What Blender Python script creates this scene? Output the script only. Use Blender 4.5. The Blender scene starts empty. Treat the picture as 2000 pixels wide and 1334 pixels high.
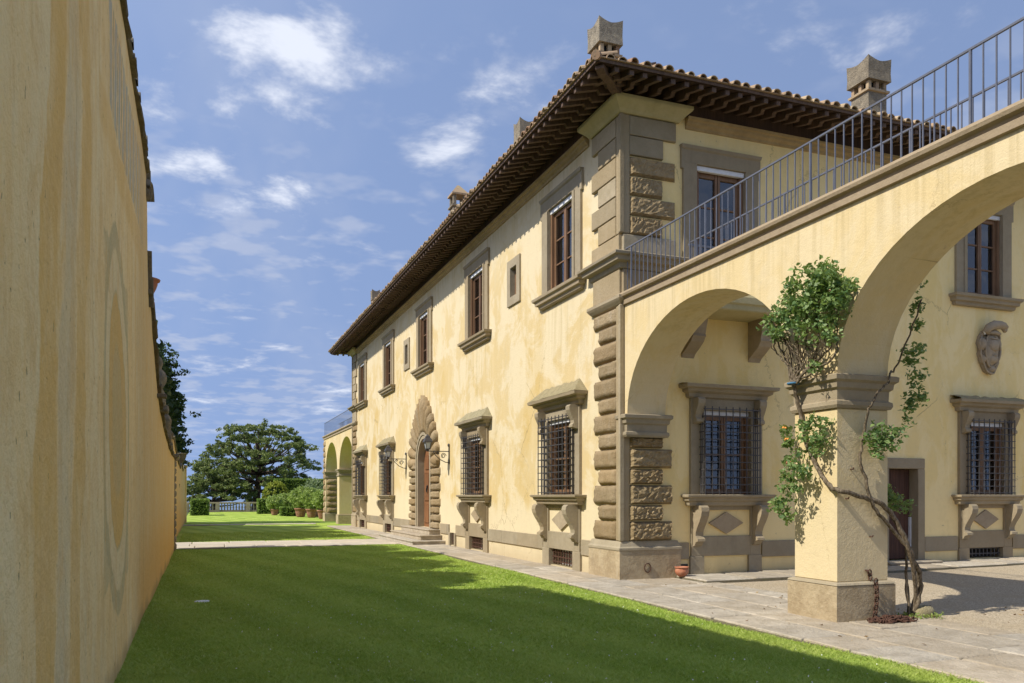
import bpy, math, random
import numpy as np
from mathutils import Vector, Matrix

random.seed(7)
PI = math.pi
R = math.radians
SC = bpy.context.scene
COL = SC.collection

# ------------------------------------------------------------------ camera
YAW = math.atan(609 / 1600.0)
CAMZ = 1.7
cam = bpy.data.cameras.new('camera')
cam.sensor_width = 36.0
cam.lens = 28.8
cam.shift_y = (968 - 667) / 2000.0
cam.clip_end = 60000
cam.clip_start = 0.05
cam_o = bpy.data.objects.new('camera', cam)
cam_o.location = (0, 0, CAMZ)
cam_o.rotation_euler = (PI / 2, 0, -YAW)
COL.objects.link(cam_o)
SC.camera = cam_o

# ------------------------------------------------------------------ node helper
class S:
    """socket wrapper so that shader maths can be written as expressions"""
    def __init__(self, g, s): self.g, self.s = g, s
    def _m(self, op, *a): return self.g.math(op, self, *a)
    def __add__(self, o): return self._m('ADD', o)
    __radd__ = __add__
    def __mul__(self, o): return self._m('MULTIPLY', o)
    __rmul__ = __mul__
    def __sub__(self, o): return self._m('SUBTRACT', o)
    def __rsub__(self, o): return self.g.math('SUBTRACT', o, self)
    def __truediv__(self, o): return self._m('DIVIDE', o)
    def abs(self): return self._m('ABSOLUTE')
    def sqrt(self): return self._m('SQRT')
    def sin(self): return self._m('SINE')
    def min(self, o): return self._m('MINIMUM', o)
    def max(self, o): return self._m('MAXIMUM', o)
    def pow(self, o): return self._m('POWER', o)
    def step(self, a, b):
        n = self.g.nt.nodes.new('ShaderNodeMapRange'); n.interpolation_type = 'SMOOTHSTEP'
        self.g.put(n.inputs['Value'], self)
        n.inputs['From Min'].default_value = a; n.inputs['From Max'].default_value = b
        return S(self.g, n.outputs[0])

class Gr:
    def __init__(self, nt): self.nt = nt; nt.nodes.clear()
    def put(self, inp, v):
        if isinstance(v, S): self.nt.links.new(v.s, inp)
        elif isinstance(v, (tuple, list)):
            inp.default_value = tuple(v) + ((1,) if len(v) == 3 and inp.type == 'RGBA' else ())
        else: inp.default_value = v
    def node(self, t, **kw):
        n = self.nt.nodes.new(t)
        for k, v in kw.items(): setattr(n, k, v)
        return n
    def math(self, op, *a):
        n = self.node('ShaderNodeMath', operation=op)
        for i, v in enumerate(a): self.put(n.inputs[i], v)
        return S(self, n.outputs[0])
    def pos(self): return S(self, self.node('ShaderNodeNewGeometry').outputs['Position'])
    def obj(self): return S(self, self.node('ShaderNodeTexCoord').outputs['Object'])
    def island(self): return S(self, self.node('ShaderNodeNewGeometry').outputs['Random Per Island'])
    def rnd(self): return S(self, self.node('ShaderNodeObjectInfo').outputs['Random'])
    def sep(self, v):
        n = self.node('ShaderNodeSeparateXYZ'); self.put(n.inputs[0], v)
        return [S(self, o) for o in n.outputs]
    def comb(self, x, y, z):
        n = self.node('ShaderNodeCombineXYZ')
        for i, v in enumerate((x, y, z)): self.put(n.inputs[i], v)
        return S(self, n.outputs[0])
    def vm(self, v, sc=(1, 1, 1), loc=(0, 0, 0)):
        n = self.node('ShaderNodeMapping'); self.put(n.inputs[0], v)
        n.inputs['Scale'].default_value = sc; n.inputs['Location'].default_value = loc
        return S(self, n.outputs[0])
    def noise(self, v, scale, detail=4, rough=.55, dist=0):
        n = self.node('ShaderNodeTexNoise'); self.put(n.inputs['Vector'], v)
        n.inputs['Scale'].default_value = scale; n.inputs['Detail'].default_value = detail
        n.inputs['Roughness'].default_value = rough; n.inputs['Distortion'].default_value = dist
        return S(self, n.outputs[0])
    def voro(self, v, scale, feat='F1'):
        n = self.node('ShaderNodeTexVoronoi', feature=feat); self.put(n.inputs['Vector'], v)
        n.inputs['Scale'].default_value = scale
        return S(self, n.outputs[0])
    def mix(self, f, a, b, bt='MIX'):
        n = self.node('ShaderNodeMix', data_type='RGBA', blend_type=bt)
        self.put(n.inputs[0], f); self.put(n.inputs[6], a); self.put(n.inputs[7], b)
        return S(self, n.outputs[2])
    def bump(self, h, strength=.3, dist=.02, normal=None):
        n = self.node('ShaderNodeBump'); self.put(n.inputs['Height'], h)
        n.inputs['Strength'].default_value = strength; n.inputs['Distance'].default_value = dist
        if normal: self.put(n.inputs['Normal'], normal)
        return S(self, n.outputs[0])
    def out(self, col, rough=.85, bump=None, metal=0, spec=.3, trans=None, tmix=.35):
        b = self.node('ShaderNodeBsdfPrincipled')
        self.put(b.inputs['Base Color'], col); self.put(b.inputs['Roughness'], rough)
        b.inputs['Metallic'].default_value = metal
        b.inputs['Specular IOR Level'].default_value = spec
        if bump: self.put(b.inputs['Normal'], bump)
        o = self.node('ShaderNodeOutputMaterial')
        sh = b.outputs[0]
        if trans:
            t = self.node('ShaderNodeBsdfTranslucent'); self.put(t.inputs[0], trans)
            m = self.node('ShaderNodeMixShader'); m.inputs[0].default_value = tmix
            self.nt.links.new(sh, m.inputs[1]); self.nt.links.new(t.outputs[0], m.inputs[2]); sh = m.outputs[0]
        self.nt.links.new(sh, o.inputs[0])

MATS = {}
def mat(name):
    m = bpy.data.materials.new(name); m.use_nodes = True
    MATS[name] = m
    return Gr(m.node_tree)

# ------------------------------------------------------------------ sky, sun, exposure
SUN = Vector((-1.0, -0.13, 1.0)).normalized()
world = bpy.data.worlds.new('World'); SC.world = world; world.use_nodes = True
def sky_plane(px, py, rad):
    def pr(a, b):
        u = (a-1000)/1600; v = (968-b)/1600; s, c = math.sin(YAW), math.cos(YAW)
        d = Vector((s+u*c, c-u*s, v)).normalized(); return Vector((d.x/(d.z+.12), d.y/(d.z+.12)))
    o = pr(px, py); return (o.x, o.y, ((pr(px+rad, py)-o).length+(pr(px, py-rad)-o).length)/2)
CLOUDS = [sky_plane(*c) for c in ((620,50,120),(690,110,95),(470,30,80),(590,235,75),(440,212,40),(445,325,65),(530,375,70),(415,405,45),(860,310,70),(1640,40,120))]
CLOUDS += [(-3.2,1.5,.9),(2.8,-1.0,.8),(-1.5,-2.5,1.0)]
def make_world():
    g = Gr(world.node_tree)
    sky = g.node('ShaderNodeTexSky', sky_type='NISHITA')
    sky.sun_disc = False
    sky.sun_elevation = math.asin(SUN.z)
    sky.sun_rotation = math.atan2(SUN.x, SUN.y)
    sky.altitude = 200; sky.air_density = 1.0; sky.dust_density = .25; sky.ozone_density = 3.0
    d = S(g, g.node('ShaderNodeTexCoord').outputs['Generated'])
    x, y, z = g.sep(d)
    # clear air: no white band along the horizon
    g.put(sky.inputs[0], g.comb(x, y, z.max(.0) * .36 + .56))
    skc = g.mix(1.0, S(g, sky.outputs[0]), (1.06, .95, .90), 'MULTIPLY')
    skc = g.mix(.16, skc, (1.35, 1.32, 1.5))
    zz = z.max(.02) + .12
    p = g.comb(x / zz, y / zz, .0)
    puff = g.noise(g.vm(p, (1, 1, 1), (3.4, 5.1, 0.0)), 2.9, 6, .62, .2)
    big = g.noise(g.vm(p, (1, 1, 1), (2.2, 0.9, 0)), .9, 2, .5, .1)
    small = g.noise(g.vm(p, (1, 1, 1), (0.3, 4.4, 0)), 6.5, 3, .55, .0)
    wisp = g.noise(g.vm(p, (.9, .35, 1), (1.0, 2.2, 0)), 1.3, 4, .6, .7)
    # cloud banks: plane coordinates of their centres and their radii
    bank = None
    for (cx, cy, r) in CLOUDS:
        n_ = g.node('ShaderNodeVectorMath', operation='DISTANCE'); g.put(n_.inputs[0], p); n_.inputs[1].default_value = (cx, cy, 0)
        b = S(g, n_.outputs['Value']) / r
        bank = b if bank is None else bank.min(b)
    bank = 1 - bank.step(.0, 1.6)
    cum = puff * 1.35 + bank * .17 + big * .2 - .31 + (small - .5) * .30
    cmask = cum.step(.49, .80) * .72
    # mackerel flecks towards the horizon, thin veils everywhere
    fleck = (small + big * .4 - .20 + (wisp - .5) * .35).step(.44, .66) * (1 - z.step(.25, .55)) * .48
    veil = wisp.step(.40, .80) * .26
    m = cmask.max(fleck).max(veil) * (z.step(.0, .14) * .7 + .3)
    cloud = g.mix(cum.step(.52, .82), (2.1, 2.25, 2.7), (3.7, 3.8, 4.05))
    col = g.mix(m, skc, cloud)
    bg = g.node('ShaderNodeBackground'); g.put(bg.inputs[0], col); bg.inputs[1].default_value = .13
    o = g.node('ShaderNodeOutputWorld'); g.nt.links.new(bg.outputs[0], o.inputs[0])
make_world()
world.cycles.sampling_method = 'NONE'

sun = bpy.data.lights.new('sun', 'SUN'); sun.energy = 2.5; sun.angle = R(.53); sun.color = (1, .94, .83)
sun_o = bpy.data.objects.new('sun', sun); COL.objects.link(sun_o)
sun_o.rotation_euler = (-SUN).to_track_quat('-Z', 'Y').to_euler()
sun_o.location = (-20, 0, 30)
SC.view_settings.view_transform = 'Standard'; SC.view_settings.look = 'None'
SC.view_settings.exposure = 1.15; SC.view_settings.gamma = 1.0
SC.view_settings.use_curve_mapping = False
SC.render.engine = 'CYCLES'
SC.cycles.max_bounces = 6; SC.cycles.transparent_max_bounces = 8

# ------------------------------------------------------------------ mesh helpers
class MB:
    def __init__(self): self.V = []; self.F = []
    def add(self, vs, fs):
        n = len(self.V); self.V += [tuple(v) for v in vs]; self.F += [tuple(i + n for i in f) for f in fs]; return self
    def box(self, x0, x1, y0, y1, z0, z1):
        return self.add([(x0,y0,z0),(x1,y0,z0),(x1,y1,z0),(x0,y1,z0),(x0,y0,z1),(x1,y0,z1),(x1,y1,z1),(x0,y1,z1)],
            [(0,3,2,1),(4,5,6,7),(0,1,5,4),(1,2,6,5),(2,3,7,6),(3,0,4,7)])
    def cbox(self, x0, x1, y0, y1, z0, z1, c=.01):
        return self.rings(x0, x1, y0, y1, [(-c, z0), (0, z0 + c), (0, z1 - c), (-c, z1)])
    def rings(self, x0, x1, y0, y1, prof):
        """moulding running round a rectangle: prof = [(outset, z), ...]"""
        vs = []; fs = []
        for o, z in prof: vs += [(x0-o,y0-o,z),(x1+o,y0-o,z),(x1+o,y1+o,z),(x0-o,y1+o,z)]
        k = len(prof)
        for i in range(k - 1):
            for j in range(4):
                a, b = i*4+j, i*4+(j+1) % 4
                fs.append((a, b, b+4, a+4))
        fs.append((3,2,1,0)); t = (k-1)*4; fs.append((t,t+1,t+2,t+3))
        return self.add(vs, fs)
    def prism_yz(self, poly, x0, x1):
        n = len(poly)
        vs = [(x0,y,z) for y, z in poly] + [(x1,y,z) for y, z in poly]
        fs = [tuple(range(n)), tuple(range(2*n-1, n-1, -1))] + [(i, i+n, (i+1) % n+n, (i+1) % n) for i in range(n)]
        return self.add(vs, fs)
    def prism_xz(self, poly, y0, y1):
        n = len(poly)
        vs = [(x,y0,z) for x, z in poly] + [(x,y1,z) for x, z in poly]
        fs = [tuple(range(n)), tuple(range(2*n-1, n-1, -1))] + [(i, i+n, (i+1) % n+n, (i+1) % n) for i in range(n)]
        return self.add(vs, fs)
    def lathe(self, prof, n=16, c=(0,0), cap=True):
        vs = []; fs = []
        for r, z in prof:
            for i in range(n): vs.append((c[0]+r*math.cos(2*PI*i/n), c[1]+r*math.sin(2*PI*i/n), z))
        for k in range(len(prof)-1):
            for i in range(n):
                a, b = k*n+i, k*n+(i+1) % n
                fs.append((a, b, b+n, a+n))
        if cap:
            fs.append(tuple(range(n-1,-1,-1))); t = (len(prof)-1)*n; fs.append(tuple(range(t,t+n)))
        return self.add(vs, fs)
    def tube(self, pts, rad, n=6):
        pts = [Vector(p) for p in pts]; vs = []; fs = []
        m = len(pts)
        if not isinstance(rad, (list, tuple)): rad = [rad]*m
        up = Vector((.13,.27,.95))
        for i, p in enumerate(pts):
            t = (pts[min(i+1,m-1)] - pts[max(i-1,0)])
            if t.length < 1e-9: t = Vector((0,0,1))
            t.normalize()
            a = t.cross(up)
            if a.length < .05: a = t.cross(Vector((1,0,0)))
            a.normalize(); b = t.cross(a)
            for j in range(n):
                w = 2*PI*j/n; vs.append(p + (a*math.cos(w) + b*math.sin(w))*rad[i])
        for i in range(m-1):
            for j in range(n):
                a, b = i*n+j, i*n+(j+1) % n
                fs.append((a, b, b+n, a+n))
        fs.append(tuple(range(n-1,-1,-1))); t = (m-1)*n; fs.append(tuple(range(t,t+n)))
        return self.add(vs, fs)
    def blob(self, c, r, nu=12, nv=8, jit=0, rng=random):
        vs = []; fs = []
        for i in range(nv+1):
            th = PI*i/nv
            for j in range(nu):
                ph = 2*PI*j/nu; k = 1+rng.uniform(-jit, jit)
                vs.append((c[0]+r[0]*k*math.sin(th)*math.cos(ph), c[1]+r[1]*k*math.sin(th)*math.sin(ph), c[2]+r[2]*k*math.cos(th)))
        for i in range(nv):
            for j in range(nu):
                a, b = i*nu+j, i*nu+(j+1) % nu
                fs.append((a, a+nu, b+nu, b))
        return self.add(vs, fs)
    def mesh(self, name, material, smooth=False):
        me = bpy.data.meshes.new(name); me.from_pydata(self.V, [], self.F); me.validate(); me.update()
        if material: me.materials.append(MATS[material])
        if smooth: me.shade_smooth()
        return me
    def build(self, name, material, parent=None, loc=(0,0,0), rz=0, smooth=False):
        return link(name, self.mesh(name, material, smooth), parent, loc, rz)

def link(name, me, parent=None, loc=(0,0,0), rz=0, scale=None, rot=None):
    o = bpy.data.objects.new(name, me); COL.objects.link(o)
    o.location = loc
    o.rotation_euler = rot if rot else (0, 0, rz)
    if scale: o.scale = scale
    if parent: o.parent = parent
    return o
def empty(name, loc=(0,0,0), rz=0):
    o = link(name, None, None, loc, rz); o.empty_display_size = .3; return o
def tag(o, label, cat, group=None):
    o['label'] = label; o['category'] = cat
    if group: o['group'] = group
    return o
def kind(o, k): o['kind'] = k; return o

def np_mesh(name, V, nper, material, smooth=False):
    """V: (faces, nper, 3) unconnected polygons"""
    nf = V.shape[0]
    me = bpy.data.meshes.new(name)
    me.vertices.add(nf*nper); me.vertices.foreach_set('co', V.reshape(-1).astype(np.float32))
    me.loops.add(nf*nper); me.loops.foreach_set('vertex_index', np.arange(nf*nper, dtype=np.int32))
    me.polygons.add(nf); me.polygons.foreach_set('loop_start', np.arange(0, nf*nper, nper, dtype=np.int32))
    me.polygons.foreach_set('loop_total', np.full(nf, nper, dtype=np.int32))
    me.update(calc_edges=True); me.validate()
    me.materials.append(MATS[material])
    return me

def leaf_quads(centres, radius, per, size, rng, flat=1.0, up=0.0):
    """diamond leaves scattered in little balls round the given centres"""
    c = np.repeat(np.asarray(centres, float), per, axis=0)
    n = len(c)
    d = rng.normal(size=(n,3)); d /= np.linalg.norm(d, axis=1, keepdims=True)
    p = c + d * (radius * rng.random((n,1))**.5) * np.array([1,1,flat])
    a = rng.normal(size=(n,3)); a[:,2] = a[:,2]*.6 + up; a /= np.linalg.norm(a, axis=1, keepdims=True)
    b = np.cross(a, rng.normal(size=(n,3))); b /= np.linalg.norm(b, axis=1, keepdims=True)
    s = size * rng.uniform(.45, 1.5, (n,1))
    bend = np.cross(a, b) * s * .15
    return np.stack([p - a*s*.5, p + b*s*.28 + bend, p + a*s*.5, p - b*s*.28 + bend], axis=1)
# ------------------------------------------------------------------ materials
def m_plaster(name, light, ochre, amount=1.0, zlo=1.4, bays=None, cop=None):
    g = mat(name); P = g.pos(); x, y, z = g.sep(P)
    n1 = g.noise(g.vm(P, (.5,.5,.22)), 1.0, 5, .6, .4)
    n2 = g.noise(g.vm(P, (1.6,1.6,.3)), 1.3, 6, .62, .3)
    n3 = g.noise(P, 9, 5, .68)
    n4 = g.noise(g.vm(P, (1.6,.8,.8), (5,2,8)), 1.0, 6, .68, .6)
    zone = (z + n1*2.2 - 1.1).step(zlo, zlo+.5) * (1 - (z + n2*1.4).step(8.0, 9.3)*.5)
    f = ((n4*.9 + n2*.18).step(.48, .60)*.62 + n1.step(.5,.66)*.35).min(1.0) * zone * amount
    c = g.mix(f, light, ochre)
    c = g.mix((n2*.45+n3*.55).step(.47, .68)*.34, c, tuple(k*.80 for k in light))
    # newer, paler coat low down and pale run-off
    st = g.noise(g.vm(P, (7,7,.25)), 1.0, 4, .55).step(.57, .70) * zone * .16
    c = g.mix(st, c, tuple(min(1, k*1.12+.03) for k in light))
    run = g.noise(g.vm(P, (9,9,.3), (2,6,1)), 1.0, 4, .6).step(.46, .66)
    if bays:                                    # dirt washed down from the sills
        k = (y - bays[0] + 600*bays[1] + bays[1]/2) / bays[1]
        d = ((k - g.math('FLOOR', k)) - .5).abs() * bays[1]
        m = (1-d.step(.7,1.3)) * (z + n2*1.2).step(4.7,6.1) * (1-z.step(6.2,6.26)) * run
        c = g.mix(m*.32, c, tuple(k_*.68 for k_ in ochre))
        c = g.mix((z + n4*.5).step(8.85,9.35)*run*.3, c, tuple(k_*.75 for k_ in ochre))
    if cop:                                     # and from the coping
        c = g.mix((z + n2*1.1).step(cop-.75, cop+.45)*run*.33, c, tuple(k_*.62 for k_ in ochre))
    foot = (1 - (z + n2*.6 - .3).step(.0, .6)) * .5
    c = g.mix(foot, c, (.36,.285,.165))
    cd = g.voro(g.comb(x + n3*.25, y + n3*.25, z*.7 + n3*.3), .55, 'DISTANCE_TO_EDGE')
    crack = (1 - cd.step(.0015, .006)) * n1.step(.50,.58)
    c = g.mix(crack*.55, c, (.26,.19,.10))
    spot = g.noise(P, 5.5, 3, .5).step(.735, .76)
    c = g.mix(spot*.6, c, (.45,.35,.22))
    h = n3*.7 + g.noise(P, 40, 3, .7)*.45
    g.out(c, .93, g.bump(h, .5, .025), spec=.15)
m_plaster('plaster', (.66,.558,.365), (.565,.41,.165), bays=(29.67, 6.195))
m_plaster('plaster_arcade', (.645,.528,.32), (.61,.46,.21), .7, cop=5.46)
m_plaster('plaster_shade_lifted', (.87,.69,.345), (.80,.59,.215), .8)  # same plaster, lighter and yellower: fill light of the shaded front put into colour

def m_stone(name, a, b, c=None, scale=2.0, bump=.5, fine=26, rnd=.35):
    g = mat(name); P = g.pos(); r = g.rnd()
    n1 = g.noise(P, scale, 4, .6, .3); n2 = g.noise(P, scale*6, 4, .65); n3 = g.noise(g.vm(P, (3,3,.5)), 1.4, 4, .6)
    col = g.mix((n1*.7+n2*.4).step(.36, .74), a, b)
    col = g.mix(n3.step(.55, .8)*.55, col, c or b)
    col = g.mix(r*rnd, col, tuple(k*.55 for k in a))
    r2 = r*7.13; r2 = r2 - g.math('FLOOR', r2)
    col = g.mix(r2*min(.55, rnd*.8), col, (a[0]*1.18, a[1]*.98, a[2]*.70))
    v = g.noise(P, fine, 3, .7)
    g.out(col, .9, g.bump(n2*.8+v*.7, bump, .03), spec=.2)
m_stone('stone_grey', (0.293,0.245,0.166), (0.376,0.319,0.223), (0.237,0.202,0.144), 1.6, .35)
m_stone('stone_quoin', (0.309,0.258,0.168), (0.402,0.337,0.234), (0.440,0.384,0.300), 1.8, .45, rnd=.45)
m_stone('stone_boss', (0.271,0.202,0.112), (0.402,0.314,0.197), (0.446,0.393,0.318), 2.6, .8, 30, .5)
m_stone('stone_rough', (0.279,0.207,0.111), (0.443,0.341,0.198), (0.212,0.159,0.082), 9.0, 1.0, 38, .3)
m_stone('stone_warm', (0.317,0.254,0.173), (0.422,0.346,0.240), (0.259,0.206,0.144), 1.8, .3)
m_stone('stone_dark', (0.130,0.111,0.078), (0.260,0.221,0.156), (0.325,0.299,0.221), 4, .9, 30)
m_stone('stone_weathered', (0.179,0.157,0.123), (0.381,0.325,0.235), (0.123,0.112,0.090), 7, 1.0, 40)
m_stone('stone_pedestal', (.32,.25,.155), (.52,.43,.285), (.42,.39,.33), 2.2, .6, 30, .2)
m_stone('flagstone', (.36,.315,.245), (.58,.52,.42), (.31,.28,.235), 3.2, .9, 34, .4)
m_stone('path_stone', (.46,.41,.33), (.58,.52,.42), (.38,.345,.28), 1.6, .4, 34, .3)
m_stone('mortar', (.15,.135,.085), (.25,.215,.15), (.12,.15,.05), 5, .6)
m_stone('cornice_ochre', (.33,.235,.115), (.45,.33,.165), (.27,.19,.09), 2, .3, rnd=.1)
m_stone('cornice_block', (.42,.36,.185), (.50,.43,.24), (.33,.285,.15), 2, .3, rnd=.1)
m_stone('hood_top', (0.269,0.241,0.146), (0.403,0.347,0.213), (0.190,0.174,0.112), 9, .9, 40)

def m_gravel():
    g = mat('gravel'); P = g.pos()
    v = g.node('ShaderNodeTexVoronoi'); g.put(v.inputs['Vector'], P); v.inputs['Scale'].default_value = 60
    vc = S(g, v.outputs['Color']); vd = S(g, v.outputs['Distance'])
    hs = g.sep(vc)[0]
    n = g.noise(P, 1.1, 5, .6)
    c = g.mix(hs, (.27,.22,.15), (.54,.45,.32)); c = g.mix(n.step(.45,.7)*.5, c, (.38,.30,.19))
    g.out(c, .95, g.bump(1 - vd, .7, .012), spec=.2)
m_gravel()

def m_wood(name, a, b, rough=.6, sc=1.0):
    g = mat(name); P = g.obj(); r = g.rnd()
    n = g.noise(g.vm(P, (14*sc,14*sc,1.2*sc)), 1.5, 5, .6, .4); n2 = g.noise(P, 2.2, 4)
    c = g.mix((n*.7+n2*.4).step(.35,.75), a, b); c = g.mix(r*.4, c, tuple(k*.6 for k in a))
    g.out(c, rough, g.bump(n, .3, .006), spec=.35)
m_wood('wood_window', (.165,.092,.048), (.26,.15,.082), .5)
m_wood('wood_door', (.17,.075,.032), (.28,.13,.058), .5)
m_wood('wood_old', (.06,.028,.018), (.13,.06,.036), .75)
m_wood('wood_rafter', (.085,.053,.036), (.17,.11,.078), .8)
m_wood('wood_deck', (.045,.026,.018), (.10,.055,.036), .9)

def m_tile():
    g = mat('terracotta_tile'); P = g.pos(); r = g.rnd()
    n = g.noise(P, 7, 6, .65); n2 = g.noise(P, 1.3, 3)
    c = g.mix(r, (.27,.165,.10), (.42,.32,.20))
    c = g.mix(n.step(.5,.7)*.7, c, (.16,.13,.09)); c = g.mix(n2.step(.5,.7)*.35, c, (.40,.34,.19))
    g.out(c, .9, g.bump(n, .6, .01), spec=.2)
m_tile()
def m_pot():
    g = mat('terracotta_pot'); P = g.obj(); n = g.noise(P, 9, 5, .6)
    g.out(g.mix(n.step(.4,.7), (.40,.155,.085), (.46,.23,.145)), .85, g.bump(n, .2, .01), spec=.2)
m_pot()
def m_pot2():
    g = mat('shaded_pot'); P = g.pos(); n = g.noise(P, 5, 4, .6)  # far pots: duller terracotta, with their partial shade put into the colour
    g.out(g.mix(n.step(.4,.7), (.24,.115,.07), (.36,.20,.13)), .9, spec=.15)
m_pot2()
def m_plain(name, c, rough=.5, metal=0, spec=.4, var=.25, sc=8):
    g = mat(name); P = g.pos(); n = g.noise(P, sc, 5, .6)
    g.out(g.mix(n.step(.3,.7)*var, c, tuple(k*.45 for k in c)), rough, None, metal, spec)
m_plain('iron_dark', (.085,.08,.08), .55, .3)
m_plain('iron_grey', (.155,.16,.185), .4, .3, var=.3)
m_plain('iron_rust', (.105,.05,.032), .8, .2, var=.6, sc=30)
m_plain('brass_black', (.02,.02,.02), .4, .6)
m_plain('blind_white', (.72,.72,.72), .5)
m_plain('cloth_pale', (.62,.60,.55), .9, var=.15, sc=3)
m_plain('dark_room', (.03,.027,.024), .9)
m_plain('white_plastic', (.75,.75,.73), .4)
m_plain('paper', (.78,.78,.74), .7)
m_plain('lamp_glass', (.55,.58,.60), .15, spec=.5, var=.1)
m_plain('blue_cloth', (.05,.16,.28), .7)
m_plain('vent_black', (.012,.013,.015), .5)
m_plain('flower_orange', (.75,.30,.06), .6, var=.1)
m_plain('flower_pink', (.70,.27,.17), .6, var=.1)
m_plain('daisy', (.8,.8,.72), .6, var=.05)

def m_glass():
    g = mat('window_glass')
    fr = g.node('ShaderNodeFresnel'); fr.inputs[0].default_value = 2.3
    n = g.noise(g.pos(), 1.7, 2); b = g.bump(n, .06, .05)
    t = g.node('ShaderNodeBsdfTransparent'); t.inputs[0].default_value = (.72,.76,.78,1)
    gl = g.node('ShaderNodeBsdfGlossy'); gl.inputs[1].default_value = .02; g.put(gl.inputs['Normal'], b)
    m = g.node('ShaderNodeMixShader')
    g.nt.links.new(fr.outputs[0], m.inputs[0]); g.nt.links.new(t.outputs[0], m.inputs[1]); g.nt.links.new(gl.outputs[0], m.inputs[2])
    o = g.node('ShaderNodeOutputMaterial'); g.nt.links.new(m.outputs[0], o.inputs[0])
m_glass()

def m_leaf(name, a, b, tr, rough=.5, spec=.35):
    g = mat(name); r = g.island(); n = g.noise(g.pos(), .9, 4)
    c = g.mix((r*.75+n*.35).step(.2,.9), a, b)
    g.out(c, rough, None, 0, spec, trans=tr)
m_leaf('leaf_rose', (.065,.135,.045), (.26,.36,.12), (.26,.38,.08), .5, .35)
m_leaf('leaf_pine', (.09,.125,.04), (.27,.31,.11), (.18,.24,.06), .6, .25)
m_leaf('leaf_cypress', (.025,.055,.02), (.09,.13,.045), (.05,.08,.02), .6, .25)
m_leaf('leaf_hedge', (.10,.165,.03), (.28,.37,.08), (.20,.30,.05), .55, .25)
m_leaf('leaf_lime', (.22,.27,.03), (.48,.50,.08), (.25,.30,.03), .5, .3)
m_leaf('leaf_citrus', (.17,.25,.045), (.42,.50,.16), (.36,.48,.10), .42, .4)
m_leaf('leaf_pale', (.16,.22,.10), (.36,.42,.25), (.2,.28,.1), .5, .3)
m_leaf('leaf_dry', (.20,.11,.05), (.42,.30,.14), (.2,.12,.05), .8, .2)
m_plain('hedge_core', (.018,.035,.008), .9, spec=.1, var=.4)
def m_bark():
    g = mat('bark'); P = g.pos(); n = g.noise(g.vm(P,(6,6,1.2)), 2.2, 6, .65, .5)
    g.out(g.mix(n.step(.35,.7), (.055,.038,.026), (.19,.14,.10)), .95, g.bump(n, .8, .03), spec=.1)
m_bark()
def m_stem():
    g = mat('rose_stem'); P = g.pos(); n = g.noise(g.vm(P,(9,9,4)), 4, 5, .6)
    g.out(g.mix(n.step(.35,.7), (.075,.055,.032), (.23,.185,.13)), .85, g.bump(n,.5,.006), spec=.2)
m_stem()
def m_grass(name):
    g = mat(name); P = g.pos(); r = g.island(); x, y, z = g.sep(P)
    n = g.noise(P, .55, 4, .6); n2 = g.noise(P, 5, 3, .6)
    stripe = ((x*5.0 + y*1.1 + n*2.0).sin()*.5+.5)*.42
    f = r*.55 + n*.25 + n2*.2 + stripe*.4
    c = g.mix(f.step(.15,.85), (.20,.315,.032), (.50,.61,.155))
    c = g.mix(n.step(.48,.66)*.35, c, (.50,.50,.13))
    c = g.mix(g.noise(g.vm(P,(1,1,1),(9,3,0)), 1.7, 4, .65).step(.55,.68)*.35, c, (.12,.20,.025))
    c = g.mix((n2*.5+r*.5).step(.62,.85)*.6, c, (.62,.59,.31))
    g.out(c, .6, None, 0, .2, trans=(.37,.50,.08), tmix=.44)
m_grass('grass_blades')
def m_turf():
    g = mat('turf'); P = g.pos(); x, y, z = g.sep(P)
    n = g.noise(P, .45, 5, .6); n2 = g.noise(P, 6, 6, .7); n3 = g.noise(P, 60, 4, .7)
    stripe = ((x*5.0 + y*1.1 + n*2.0).sin()*.5+.5)*.38
    c = g.mix((n*.4+n2*.35+n3*.25+stripe*.4).step(.33,.78), (.205,.305,.032), (.42,.51,.10))
    c = g.mix(n2.step(.6,.8)*.4, c, (.34,.31,.10))
    g.out(c, .9, g.bump(n3+n2*.6, .9, .03), spec=.1)
m_turf()
def m_earth():
    g = mat('earth'); P = g.pos(); n = g.noise(P, .03, 6, .6); n2 = g.noise(P, 3, 4)
    g.out(g.mix((n*.6+n2*.4).step(.4,.65), (.06,.09,.03), (.15,.15,.07)), .95, None, spec=.1)
m_earth()
def m_sea():
    g = mat('water'); P = g.pos(); n = g.noise(P, .02, 6, .6)
    g.out((.10,.17,.24), .18, g.bump(n, .4, 2.0), spec=.6)
m_sea()

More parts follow.
